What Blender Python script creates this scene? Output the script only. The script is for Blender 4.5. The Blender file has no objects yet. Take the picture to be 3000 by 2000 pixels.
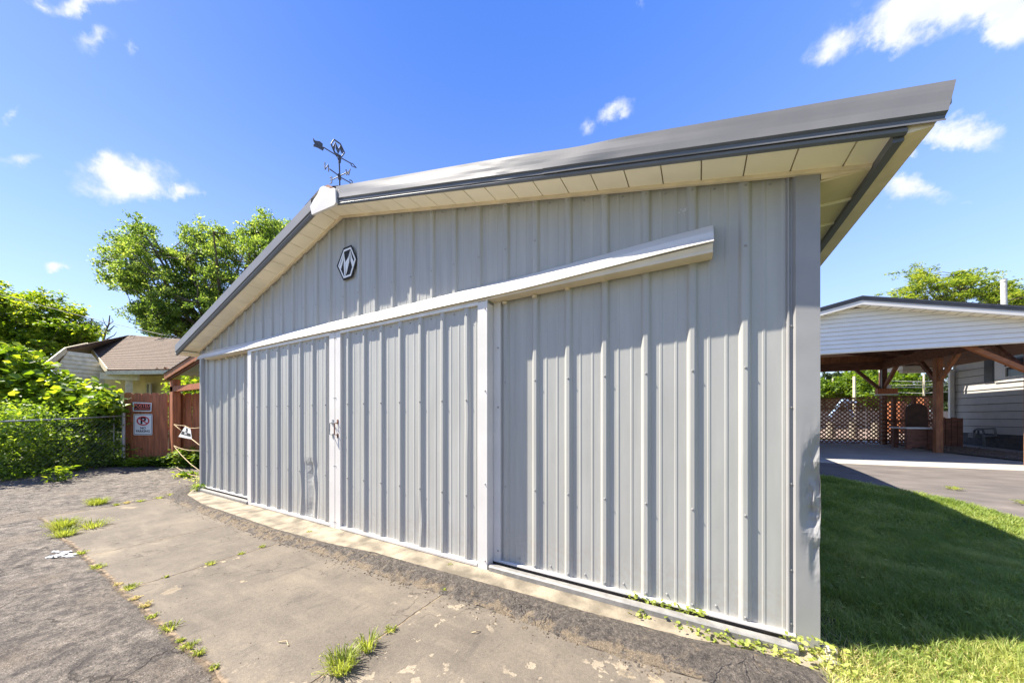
import bpy, bmesh, math, random
import numpy as np
from mathutils import Vector, Matrix, noise as mnoise
R = math.radians
sc = bpy.context.scene
C = sc.collection
random.seed(7)
rng = np.random.default_rng(11)

# ------------------------------------------------------------ camera
S = 1.27551
F = 965.0
CAM = (-.622, -2.628, 1.357)
cd = bpy.data.cameras.new('camera')
cam = bpy.data.objects.new('camera', cd)
C.objects.link(cam)
sc.camera = cam
cam.location = CAM
cam.rotation_euler = (math.pi / 2, 0, R(29.5))
cd.sensor_width = 36
cd.lens = 36 * F / 3000
cd.shift_y = 222 / 3000
cd.clip_start = .05
cd.clip_end = 2000

def ray(dx, dy):
    a = (dx * S - 1500) / F
    c = (1222 - dy * S) / F
    return (a * .8704 - .4924, a * .4924 + .8704, c)

def at(dx, dy, Z):
    r = ray(dx, dy)
    return (CAM[0] + r[0] * Z, CAM[1] + r[1] * Z, CAM[2] + r[2] * Z)

def hit(dx, dy, p, n):          # where a view line meets an upright plane
    r = ray(dx, dy)
    n3 = (n[0], n[1], n[2] if len(n) > 2 else 0)
    p3 = (p[0], p[1], p[2] if len(p) > 2 else 0)
    t = sum((p3[i] - CAM[i]) * n3[i] for i in range(3)) / sum(r[i] * n3[i] for i in range(3))
    return Vector(at(dx, dy, t))

# ------------------------------------------------------------ sun and sky
EL = R(53)
AZ = math.atan2(.359, .933)
sd = Vector((math.cos(AZ) * math.cos(EL), math.sin(AZ) * math.cos(EL), -math.sin(EL)))
L = bpy.data.lights.new('sun', 'SUN')
L.energy = 5.0
L.angle = R(.5)
L.color = (1, .938, .835)
lo = bpy.data.objects.new('sun', L)
C.objects.link(lo)
lo.rotation_euler = sd.to_track_quat('-Z', 'Y').to_euler()
sc.view_settings.view_transform = 'Standard'
sc.view_settings.look = 'None'
sc.view_settings.exposure = 1.58
sc.view_settings.gamma = 1
w = bpy.data.worlds.new('World')
sc.world = w
w.use_nodes = True
wn = w.node_tree.nodes
wl = w.node_tree.links
bg = wn['Background']

def N(tree, t, **kw):
    n = tree.nodes.new(t)
    for k, v in kw.items():
        if k[0] == 'i' and k[1:].isdigit():
            n.inputs[int(k[1:])].default_value = v
        else:
            setattr(n, k, v)
    return n

def M_(tree, op, a=None, b=None, c=None):
    n = tree.nodes.new('ShaderNodeMath')
    n.operation = op
    for i, v in enumerate((a, b, c)):
        if v is None:
            continue
        if isinstance(v, (int, float)):
            n.inputs[i].default_value = v
        else:
            tree.links.new(v, n.inputs[i])
    return n.outputs[0]

def build_world():
    T = w.node_tree
    sky = N(T, 'ShaderNodeTexSky', sky_type='NISHITA', sun_disc=False, sun_elevation=EL,
            sun_rotation=math.atan2(-sd.x, -sd.y), air_density=1.0, dust_density=.35, ozone_density=3.0)
    hs = N(T, 'ShaderNodeHueSaturation')
    hs.inputs['Hue'].default_value = .516
    hs.inputs['Saturation'].default_value = 1.32
    hs.inputs['Value'].default_value = 1.0
    # second sky with the sun opposite, added to even out the sun's glow
    sky2 = N(T, 'ShaderNodeTexSky', sky_type='NISHITA', sun_disc=False, sun_elevation=EL,
             sun_rotation=math.atan2(-sd.x, -sd.y) + math.pi, air_density=1.0, dust_density=.35, ozone_density=3.0)
    sm_ = N(T, 'ShaderNodeMixRGB'); sm_.inputs[0].default_value = .6
    wl.new(sky.outputs[0], sm_.inputs[1]); wl.new(sky2.outputs[0], sm_.inputs[2])
    wl.new(sm_.outputs[0], hs.inputs['Color'])
    tc = N(T, 'ShaderNodeTexCoord')
    d = tc.outputs['Generated']
    nz = N(T, 'ShaderNodeTexNoise')
    nz.inputs['Scale'].default_value = 13
    nz.inputs['Detail'].default_value = 7
    nz.inputs['Roughness'].default_value = .62
    wl.new(d, nz.inputs['Vector'])
    # warp the direction a little so the cloud edges are ragged
    sub = N(T, 'ShaderNodeVectorMath', operation='SUBTRACT')
    wl.new(nz.outputs['Color'], sub.inputs[0])
    sub.inputs[1].default_value = (.5, .5, .5)
    sca = N(T, 'ShaderNodeVectorMath', operation='SCALE')
    wl.new(sub.outputs[0], sca.inputs[0])
    sca.inputs['Scale'].default_value = .085
    add = N(T, 'ShaderNodeVectorMath', operation='ADD')
    wl.new(d, add.inputs[0])
    wl.new(sca.outputs[0], add.inputs[1])
    dw = add.outputs[0]
    blobs = [(55, 368, 62, 26, 0, 1), (300, 412, 125, 50, 0, 1.25), (275, 375, 55, 30, 0, .8), (425, 432, 40, 22, 0, .8), (235, 405, 50, 28, 0, .9),
             (140, 620, 36, 20, 0, .9), (238, 605, 42, 26, 0, .7), (205, 5, 130, 34, 0, .8), (100, 4, 40, 20, 0, .7), (215, 92, 75, 30, 0, .45),
             (310, 118, 20, 26, 0, .5), (20, 258, 34, 20, 0, .45), (1400, 258, 62, 22, -25, .6), (1345, 290, 34, 20, -40, .45),
             (2120, 42, 220, 66, -10, 1.35), (1930, 75, 105, 50, -45, 1.0), (2300, 20, 190, 74, 0, 1.35), (2060, 95, 60, 26, 0, .7), (2215, 312, 95, 38, 5, 1.1), (2095, 352, 26, 16, 0, .8),
             (2085, 446, 78, 36, 0, 1.1), (2190, 474, 44, 10, -20, .4), (1480, 15, 18, 14, 0, .4), (695, 165, 40, 50, 0, .12), (2210, 575, 20, 14, 0, .3)]
    f = None
    for (x, y, rx, ry, ang, wt) in blobs:
        c = Vector(ray(x, y)).normalized()
        ex = (Vector(ray(x + 5, y)) - Vector(ray(x - 5, y)))
        ey = (Vector(ray(x, y + 5)) - Vector(ray(x, y - 5)))
        k = Vector(ray(x, y)).length
        ca, sa = math.cos(R(ang)), math.sin(R(ang))
        e1 = (ex * ca + ey * sa) / k
        e2 = (-ex * sa + ey * ca) / k
        e1 -= c * e1.dot(c)
        e2 -= c * e2.dot(c)
        # dual pair, so that a slanted pair of axes still measures an ellipse
        e1 *= rx / 10; e2 *= ry / 10
        g11, g12, g22 = e1.dot(e1), e1.dot(e2), e2.dot(e2); dt = g11 * g22 - g12 * g12
        f1 = (e1 * g22 - e2 * g12) / dt; f2 = (e2 * g11 - e1 * g12) / dt
        s1 = N(T, 'ShaderNodeVectorMath', operation='DOT_PRODUCT'); wl.new(dw, s1.inputs[0]); s1.inputs[1].default_value = f1
        s2 = N(T, 'ShaderNodeVectorMath', operation='DOT_PRODUCT'); wl.new(dw, s2.inputs[0]); s2.inputs[1].default_value = f2
        # distance across the cloud, measured from its own heading
        a = M_(T, 'SUBTRACT', s1.outputs['Value'], c.dot(f1))
        b = M_(T, 'SUBTRACT', s2.outputs['Value'], c.dot(f2))
        q = M_(T, 'SQRT', M_(T, 'ADD', M_(T, 'MULTIPLY', a, a), M_(T, 'MULTIPLY', b, b)))
        q = M_(T, 'MULTIPLY', M_(T, 'SUBTRACT', 1.25, q), wt)
        s3 = N(T, 'ShaderNodeVectorMath', operation='DOT_PRODUCT'); wl.new(d, s3.inputs[0]); s3.inputs[1].default_value = c
        q = M_(T, 'MULTIPLY', M_(T, 'MAXIMUM', q, 0), M_(T, 'GREATER_THAN', s3.outputs['Value'], 0))
        f = q if f is None else M_(T, 'MAXIMUM', f, q)
    n2 = N(T, 'ShaderNodeTexNoise')
    n2.inputs['Scale'].default_value = 16
    n2.inputs['Detail'].default_value = 8
    n2.inputs['Roughness'].default_value = .6
    wl.new(d, n2.inputs['Vector'])
    v = M_(T, 'MULTIPLY', f, M_(T, 'ADD', M_(T, 'MULTIPLY', n2.outputs['Fac'], 2.7), -.58))
    mr = N(T, 'ShaderNodeMapRange', interpolation_type='SMOOTHSTEP')
    mr.inputs[1].default_value = .12
    mr.inputs[2].default_value = .85
    wl.new(v, mr.inputs[0])
    mx = N(T, 'ShaderNodeMixRGB')
    wl.new(mr.outputs[0], mx.inputs[0])
    # paler air towards the horizon
    sz = N(T, 'ShaderNodeSeparateXYZ'); wl.new(d, sz.inputs[0])
    hz = M_(T, 'POWER', M_(T, 'SUBTRACT', 1.0, M_(T, 'MINIMUM', M_(T, 'ABSOLUTE', sz.outputs['Z']), 1.0)), 2.1)
    hm = N(T, 'ShaderNodeMixRGB'); wl.new(M_(T, 'MULTIPLY', hz, .85), hm.inputs[0]); wl.new(hs.outputs[0], hm.inputs[1]); hm.inputs[2].default_value = (2.75, 3.15, 3.95, 1)
    wl.new(hm.outputs[0], mx.inputs[1])
    shd = N(T, 'ShaderNodeMixRGB'); wl.new(M_(T, 'MULTIPLY', n2.outputs['Fac'], 1.0), shd.inputs[0])
    shd.inputs[1].default_value = (2.3, 2.6, 3.3, 1); shd.inputs[2].default_value = (4.0, 4.0, 4.0, 1)
    wl.new(shd.outputs[0], mx.inputs[2])
    wl.new(mx.outputs[0], bg.inputs[0])
    bg.inputs[1].default_value = .105
build_world()

# ------------------------------------------------------------ mesh helpers
class MB:
    def __init__(s):
        s.v = []; s.f = []; s.m = []
    def add(s, vs, fs, mi=0):
        b = len(s.v)
        s.v += [tuple(p) for p in vs]
        s.f += [tuple(i + b for i in f) for f in fs]
        s.m += [mi] * len(fs)
        return s
    def box(s, x0, x1, y0, y1, z0, z1, mi=0):
        v = [(x, y, z) for x in (x0, x1) for y in (y0, y1) for z in (z0, z1)]
        return s.add(v, [(0, 1, 3, 2), (4, 6, 7, 5), (0, 4, 5, 1), (2, 3, 7, 6), (0, 2, 6, 4), (1, 5, 7, 3)], mi)
    def beam(s, a, b, wd, ht, up=(0, 0, 1), mi=0):
        a = Vector(a); b = Vector(b); d = (b - a).normalized()
        r = d.cross(Vector(up))
        if r.length < 1e-4:
            r = d.cross(Vector((1, 0, 0)))
        r.normalize(); u = r.cross(d).normalized()
        vs = [p + r * (i * wd / 2) + u * (j * ht / 2) for p in (a, b) for i, j in ((-1, -1), (1, -1), (1, 1), (-1, 1))]
        return s.add(vs, [(3, 2, 1, 0), (4, 5, 6, 7), (0, 1, 5, 4), (1, 2, 6, 5), (2, 3, 7, 6), (3, 0, 4, 7)], mi)
    def tube(s, pts, r, n=8, mi=0, caps=True):
        pts = [Vector(p) for p in pts]
        rs = r if isinstance(r, (list, tuple)) else [r] * len(pts)
        b = len(s.v); prev = None
        for i, p in enumerate(pts):
            d = (pts[min(i + 1, len(pts) - 1)] - pts[max(i - 1, 0)])
            if d.length < 1e-9: d = Vector((0, 0, 1))
            d.normalize()
            if prev is None:
                ref = Vector((0, 0, 1)) if abs(d.z) < .9 else Vector((1, 0, 0))
                u = d.cross(ref).normalized()
            else:
                u = (prev - d * prev.dot(d)).normalized()
            prev = u; vv = d.cross(u)
            for k in range(n):
                a = 2 * math.pi * k / n
                s.v.append(tuple(p + (u * math.cos(a) + vv * math.sin(a)) * rs[i]))
        for i in range(len(pts) - 1):
            for k in range(n):
                q = (b + i * n + k, b + i * n + (k + 1) % n, b + (i + 1) * n + (k + 1) % n, b + (i + 1) * n + k)
                s.f.append(q); s.m.append(mi)
        if caps:
            s.f.append(tuple(b + k for k in range(n))[::-1]); s.m.append(mi)
            e = b + (len(pts) - 1) * n
            s.f.append(tuple(e + k for k in range(n))); s.m.append(mi)
        return s
    def prism(s, poly, off, mi=0):        # polygon of 3-D points pushed along off
        n = len(poly); off = Vector(off)
        vs = [Vector(p) for p in poly] + [Vector(p) + off for p in poly]
        fs = [tuple(range(n)), tuple(range(2 * n - 1, n - 1, -1))]
        fs += [(i, i + n, (i + 1) % n + n, (i + 1) % n) for i in range(n)]
        return s.add(vs, fs, mi)
    def sweep(s, prof, path, mi=0):       # prof: offsets, path: function(i)->list of points per profile point
        n = len(prof); b = len(s.v); k = len(path)
        for row in path:
            s.v += [tuple(p) for p in row]
        for i in range(k - 1):
            for j in range(n - 1):
                s.f.append((b + i * n + j, b + i * n + j + 1, b + (i + 1) * n + j + 1, b + (i + 1) * n + j)); s.m.append(mi)
        return s

def origin_of(p):
    o = Vector((0, 0, 0))
    while p is not None:
        o += p.location
        p = p.parent
    return o

def link(name, me, mats, parent=None):
    o = bpy.data.objects.new(name, me)
    C.objects.link(o)
    if parent is not None: o.parent = parent
    for m in (mats if isinstance(mats, (list, tuple)) else [mats]):
        me.materials.append(m)
    return o

def part(name, mb, mats, parent=None, smooth=False, bevel=0, fixn=True):
    og = origin_of(parent)
    me = bpy.data.meshes.new(name)
    me.from_pydata([(x - og.x, y - og.y, z - og.z) for x, y, z in mb.v], [], mb.f)
    for p, mi in zip(me.polygons, mb.m): p.material_index = mi
    if fixn:
        bm = bmesh.new(); bm.from_mesh(me)
        bmesh.ops.recalc_face_normals(bm, faces=bm.faces)
        bm.to_mesh(me); bm.free()
    if smooth:
        for p in me.polygons: p.use_smooth = True
    me.update()
    o = link(name, me, mats, parent)
    if bevel:
        b = o.modifiers.new('bevel', 'BEVEL'); b.width = bevel; b.segments = 2; b.limit_method = 'ANGLE'
    return o

def tag(o, label=None, cat=None, group=None, kind=None):
    if label: o['label'] = label
    if cat: o['category'] = cat
    if group: o['group'] = group
    if kind: o['kind'] = kind
    return o

def thing(name, label, cat, loc=(0, 0, 0), group=None):
    o = bpy.data.objects.new(name, None)
    C.objects.link(o); o.location = loc; o.empty_display_size = .2
    return tag(o, label, cat, group)

def arr_mesh(name, V, loops, fsize, mats, parent=None):
    og = origin_of(parent)
    V = np.asarray(V, dtype=np.float32) - np.array(og, dtype=np.float32)
    me = bpy.data.meshes.new(name)
    me.vertices.add(len(V)); me.vertices.foreach_set('co', V.ravel())
    loops = np.asarray(loops, dtype=np.int32).ravel()
    nf = len(loops) // fsize
    me.loops.add(len(loops)); me.loops.foreach_set('vertex_index', loops)
    me.polygons.add(nf)
    me.polygons.foreach_set('loop_start', np.arange(nf, dtype=np.int32) * fsize)
    me.update(calc_edges=True)
    return link(name, me, mats, parent)

# ------------------------------------------------------------ materials
def principled(name, col, rough=.6, metal=0., spec=.5):
    m = bpy.data.materials.new(name); m.use_nodes = True
    p = m.node_tree.nodes['Principled BSDF']
    p.inputs['Base Color'].default_value = (*col, 1)
    p.inputs['Roughness'].default_value = rough
    p.inputs['Metallic'].default_value = metal
    p.inputs['Specular IOR Level'].default_value = spec
    return m, m.node_tree, p

def mat(name, col, rough=.6, metal=0., var=.12, scale=6., bump=0., bscale=60., col2=None, stretch=(1, 1, 1), spec=.5, bdist=.01, detail=5):
    m, T, p = principled(name, col, rough, metal, spec)
    tc = N(T, 'ShaderNodeTexCoord')
    mp = N(T, 'ShaderNodeMapping'); mp.inputs['Scale'].default_value = stretch
    T.links.new(tc.outputs['Object'], mp.inputs[0])
    nz = N(T, 'ShaderNodeTexNoise'); nz.inputs['Scale'].default_value = scale; nz.inputs['Detail'].default_value = detail
    T.links.new(mp.outputs[0], nz.inputs['Vector'])
    cr = N(T, 'ShaderNodeValToRGB')
    c2 = col2 or tuple(min(1, c * (1 + var)) for c in col)
    c1 = tuple(c * (1 - var) for c in col) if not col2 else col
    cr.color_ramp.elements[0].position = .35; cr.color_ramp.elements[1].position = .65
    cr.color_ramp.elements[0].color = (*c1, 1); cr.color_ramp.elements[1].color = (*c2, 1)
    T.links.new(nz.outputs['Fac'], cr.inputs[0]); T.links.new(cr.outputs[0], p.inputs['Base Color'])
    if bump:
        nb = N(T, 'ShaderNodeTexNoise'); nb.inputs['Scale'].default_value = bscale; nb.inputs['Detail'].default_value = 4
        T.links.new(mp.outputs[0], nb.inputs['Vector'])
        bp = N(T, 'ShaderNodeBump'); bp.inputs['Strength'].default_value = bump; bp.inputs['Distance'].default_value = bdist
        T.links.new(nb.outputs['Fac'], bp.inputs['Height']); T.links.new(bp.outputs[0], p.inputs['Normal'])
    return m

def wall_metal(name, col):
    """painted steel: faint streaks, dirt splashed on its foot, fine orange peel"""
    m, T, p = principled(name, col, .42, .0, .5)
    tc = N(T, 'ShaderNodeTexCoord'); ob = tc.outputs['Object']
    mp = N(T, 'ShaderNodeMapping'); mp.inputs['Scale'].default_value = (9, 9, .7); T.links.new(ob, mp.inputs[0])
    n1 = N(T, 'ShaderNodeTexNoise'); n1.inputs['Scale'].default_value = 1.6; n1.inputs['Detail'].default_value = 6; T.links.new(mp.outputs[0], n1.inputs['Vector'])
    cr = N(T, 'ShaderNodeValToRGB'); e = cr.color_ramp.elements
    e[0].position = .3; e[1].position = .75
    e[0].color = tuple(c * .89 for c in col) + (1,); e[1].color = tuple(min(1, c * 1.06) for c in col) + (1,)
    T.links.new(n1.outputs['Fac'], cr.inputs[0])
    sx = N(T, 'ShaderNodeSeparateXYZ'); T.links.new(ob, sx.inputs[0])
    n2 = N(T, 'ShaderNodeTexNoise'); n2.inputs['Scale'].default_value = 24; n2.inputs['Detail'].default_value = 6; T.links.new(ob, n2.inputs['Vector'])
    foot = M_(T, 'SUBTRACT', .42, sx.outputs['Z'])
    foot = M_(T, 'MULTIPLY', M_(T, 'MAXIMUM', foot, 0), 1.7)
    foot = M_(T, 'MULTIPLY', foot, M_(T, 'GREATER_THAN', n2.outputs['Fac'], .5))
    vo = N(T, 'ShaderNodeTexVoronoi'); vo.inputs['Scale'].default_value = 26; T.links.new(ob, vo.inputs['Vector'])
    n3 = N(T, 'ShaderNodeTexNoise'); n3.inputs['Scale'].default_value = 2.5; T.links.new(ob, n3.inputs['Vector'])
    spot = M_(T, 'MULTIPLY', M_(T, 'LESS_THAN', vo.outputs['Distance'], .085), M_(T, 'GREATER_THAN', n3.outputs['Fac'], .6))
    mx = N(T, 'ShaderNodeMixRGB'); T.links.new(M_(T, 'MINIMUM', foot, .22), mx.inputs[0]); T.links.new(cr.outputs[0], mx.inputs[1]); mx.inputs[2].default_value = (.33, .28, .22, 1)
    mx2 = N(T, 'ShaderNodeMixRGB'); T.links.new(M_(T, 'MULTIPLY', spot, .5), mx2.inputs[0]); T.links.new(mx.outputs[0], mx2.inputs[1]); mx2.inputs[2].default_value = (.2, .18, .16, 1)
    T.links.new(mx2.outputs[0], p.inputs['Base Color'])
    nb = N(T, 'ShaderNodeTexNoise'); nb.inputs['Scale'].default_value = 3.5; nb.inputs['Detail'].default_value = 2; T.links.new(ob, nb.inputs['Vector'])
    bp = N(T, 'ShaderNodeBump'); bp.inputs['Strength'].default_value = .10; bp.inputs['Distance'].default_value = .02
    T.links.new(nb.outputs['Fac'], bp.inputs['Height']); T.links.new(bp.outputs[0], p.inputs['Normal'])
    return m

def leaf_mat(name, ca, cb, cc, trans=.45, pscale=2.0):
    m = bpy.data.materials.new(name); m.use_nodes = True; T = m.node_tree
    p = T.nodes['Principled BSDF']; out = T.nodes['Material Output']
    g = N(T, 'ShaderNodeNewGeometry')
    cr = N(T, 'ShaderNodeValToRGB'); e = cr.color_ramp.elements
    e[0].color = (*ca, 1); e[1].color = (*cc, 1); e[1].position = .95
    q = cr.color_ramp.elements.new(.55); q.color = (*cb, 1)
    tc = N(T, 'ShaderNodeTexCoord'); pn = N(T, 'ShaderNodeTexNoise'); pn.inputs['Scale'].default_value = pscale; pn.inputs['Detail'].default_value = 4
    T.links.new(tc.outputs['Object'], pn.inputs['Vector'])
    drift = M_(T, 'MULTIPLY', M_(T, 'SUBTRACT', pn.outputs['Fac'], .5), 2.2)
    T.links.new(M_(T, 'ADD', M_(T, 'MULTIPLY', g.outputs['Random Per Island'], .75), M_(T, 'ADD', drift, .12)), cr.inputs[0])
    T.links.new(cr.outputs[0], p.inputs['Base Color'])
    p.inputs['Roughness'].default_value = .5; p.inputs['Specular IOR Level'].default_value = .35
    tr = N(T, 'ShaderNodeBsdfTranslucent')
    hs = N(T, 'ShaderNodeHueSaturation'); hs.inputs['Value'].default_value = 1.5; hs.inputs['Saturation'].default_value = 1.1; hs.inputs['Hue'].default_value = .485
    T.links.new(cr.outputs[0], hs.inputs['Color']); T.links.new(hs.outputs[0], tr.inputs[0])
    mx = N(T, 'ShaderNodeMixShader'); mx.inputs[0].default_value = trans
    T.links.new(p.outputs[0], mx.inputs[1]); T.links.new(tr.outputs[0], mx.inputs[2]); T.links.new(mx.outputs[0], out.inputs[0])
    return m

M = {}
M['wall'] = wall_metal('painted_steel', (.385, .377, .338))
M['door'] = wall_metal('door_steel', (.405, .397, .357))
M['white'] = mat('white_trim', (0.646, 0.612, 0.557), .4, var=.04, scale=3)
M['whitedirty'] = mat('white_trim_weathered', (.70, .68, .62), .5, var=.1, scale=9, bump=.1, bscale=40)
M['trim'] = mat('slate_trim', (0.276, 0.268, 0.256), .38, var=.06, scale=4, bump=.05, bscale=12)
M['fascia'] = mat('grey_fascia', (0.200, 0.191, 0.180), .42, var=.05, scale=5)
M['fdark'] = mat('dark_fascia_hem', (.10, .11, .125), .4, var=.05)
M['roof'] = mat('grey_roof_steel', (.34, .345, .35), .4, var=.05)
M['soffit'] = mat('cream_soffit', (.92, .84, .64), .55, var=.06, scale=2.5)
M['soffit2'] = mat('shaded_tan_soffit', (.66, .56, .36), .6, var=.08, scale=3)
M['groove_lapshade'] = mat('soffit_groove_lap_shade', (.30, .24, .15), .7)  # real grooves in soffits; on siding laps it is painted shade
M['lapshade'] = mat('siding_lap_shade', (.05, .048, .045), .8)  # shade painted beneath the grey house's laps
M['pipegrey'] = mat('dull_pipe_paint', (.16, .165, .165), .6, var=.2, scale=20)
M['creamtrim'] = mat('cream_trim', (.74, .62, .43), .5, var=.1, scale=7)
M['beige'] = mat('track_beige', (.66, .56, .40), .5, var=.07)
M['rail'] = mat('rail_steel', (.21, .20, .18), .5, var=.2, scale=14, bump=.1)
M['found'] = mat('foundation_block', (.24, .21, .17), .9, var=.25, scale=8, bump=.3)
M['screw'] = mat('screw_head', (.30, .29, .27), .5)
M['iron'] = mat('black_iron', (.045, .045, .05), .55, var=.3, scale=30)
M['steel'] = mat('galvanised_steel', (0.336, 0.344, 0.344), .45, metal=.5, var=.12, scale=20)
M['rust'] = mat('rusty_steel', (.20, .09, .05), .8, var=.3, scale=40, bump=.2)
M['pvcblack'] = mat('sign_black', (.03, .03, .032), .8, var=.05, spec=.2)
M['signwhite'] = mat('sign_white', (.78, .78, .76), .4, var=.03)
M['signred'] = mat('sign_red', (.55, .02, .035), .45, var=.05)
M['signorange'] = mat('sign_orange_red', (.90, .20, .15), .5, var=.05)
M['umber'] = mat('dark_umber_wood', (.06, .030, .020), .75, var=.3, scale=4)
M['fence'] = mat('stained_cedar', (.37, .125, .052), .75, var=.25, scale=3, bump=.3, bscale=14, stretch=(7, 7, .7))
M['brown'] = mat('brown_timber', (0.270, 0.108, 0.047), .7, var=.25, scale=3, bump=.25, bscale=20, stretch=(5, 5, 1.2))
M['browndark'] = mat('dark_stained_timber', (0.145, 0.060, 0.037), .75, var=.3, scale=3, bump=.2, bscale=20, stretch=(1.5, 5, 5))
M['orangewood'] = mat('orange_timber', (0.288, 0.104, 0.036), .65, var=.2, scale=4, bump=.2, bscale=25, stretch=(1.5, 5, 3))
M['lattice'] = mat('brown_lattice', (.26, .115, .062), .7, var=.2, scale=6)
M['yellow'] = mat('yellow_siding', (0.743, 0.594, 0.270), .7, var=.12, scale=4)
M['shingle'] = mat('brown_shingle', (.13, .088, .058), .9, var=.35, scale=14, bump=.5, bscale=30, stretch=(1, 1, 4))
M['cream'] = mat('weathered_cream', (.60, .53, .36), .6, var=.15, scale=7)
M['greysid'] = mat('grey_siding', (0.408, 0.384, 0.348), .65, var=.05, scale=5)
M['ltsid'] = mat('pale_siding', (.60, .61, .62), .55, var=.04, scale=3)
M['vinyl'] = mat('white_vinyl', (.80, .77, .71), .5, var=.03, scale=3)
M['blacktop'] = mat('black_roof_metal', (.035, .035, .04), .45, var=.2, scale=8)
M['block'] = mat('dark_block', (.085, .08, .08), .9, var=.2, scale=9, bump=.3)
M['glass'] = mat('dark_glass', (.03, .035, .04), .08, var=.2, scale=2)
M['shutter'] = mat('black_shutter', (.03, .028, .03), .5, var=.1)
M['mulch'] = mat('stone_mulch', (.12, .10, .085), .9, var=.5, scale=30, bump=.8, bscale=40)
M['bark'] = mat('grey_bark', (.11, .085, .065), .9, var=.3, scale=10, bump=.6, bscale=25, stretch=(1, 1, .3))
M['barkdead'] = mat('dead_bark', (.16, .13, .11), .9, var=.3, scale=10)
M['rope'] = mat('yellow_rope', (.42, .32, .18), .8, var=.25, scale=60)
M['curb'] = mat('pale_concrete', (.40, .36, .29), .85, var=.08, scale=6, bump=.2, bscale=80)
M['slab'] = mat('grey_concrete', (0.315, 0.304, 0.273), .85, var=.15, scale=1.6, bump=.15, bscale=70)
M['strip'] = mat('sandy_concrete', (0.211, 0.176, 0.124), .9, var=.42, scale=5, bump=.6, bscale=45, detail=10)
M['rock'] = mat('broken_concrete', (.40, .36, .30), .95, var=.25, scale=14, bump=.6, bscale=30)
M['plastic'] = mat('white_plastic_film', (.46, .46, .45), .4, var=.35, scale=30)
M['tan'] = mat('pale_tan_paint', (0.275, 0.237, 0.182), .8, var=.15, scale=3)
M['orange'] = mat('orange_plastic', (.26, .085, .03), .6, var=.2, scale=2)
M['blue'] = mat('blue_canvas', (.22, .30, .40), .6, var=.1)
M['paleblock'] = mat('pale_grey_roofing', (.45, .44, .42), .8, var=.15)
M['flue'] = mat('weathered_flue', (.48, .46, .42), .5, var=.12, scale=12)
M['leaf_maple'] = leaf_mat('maple_leaves', (0.052, 0.098, 0.021), (0.149, 0.241, 0.040), (0.380, 0.471, 0.103), .5, 1.2)
M['leaf_vine'] = leaf_mat('vine_leaves', (.04, .085, .014), (.16, .26, .028), (.40, .46, .06), .5, 1.6)
M['leaf_under'] = leaf_mat('undergrowth_leaves', (0.056, 0.112, 0.018), (0.168, 0.269, 0.034), (0.358, 0.470, 0.067), .5)
M['leaf_dark'] = leaf_mat('dark_leaves', (.018, .032, .012), (.04, .065, .018), (.08, .11, .025), .35)
M['leaf_locust'] = leaf_mat('locust_leaves', (.07, .12, .022), (.16, .24, .036), (.35, .39, .07), .5)
M['leaf_far'] = leaf_mat('far_leaves', (0.056, 0.101, 0.013), (0.123, 0.213, 0.022), (0.224, 0.314, 0.034), .45)
M['leaf_weed'] = leaf_mat('weed_leaves', (0.157, 0.202, 0.034), (0.314, 0.370, 0.067), (0.515, 0.538, 0.157), .45)
M['grass'] = leaf_mat('grass_blades', (0.146, 0.213, 0.039), (0.235, 0.314, 0.062), (0.403, 0.426, 0.123), .45)
M['straw'] = leaf_mat('dry_grass', (0.381, 0.336, 0.112), (0.627, 0.526, 0.246), (0.403, 0.448, 0.101), .35)
M['soil'] = mat('lawn_soil', (.06, .065, .022), .95, var=.4, scale=18, bump=.6, bscale=60)
M['far'] = mat('far_ground', (.09, .10, .04), .95, var=.4, scale=.6)
M['lot'] = mat('sandy_lot', (.19, .135, .095), .95, var=.3, scale=1.2)

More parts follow.
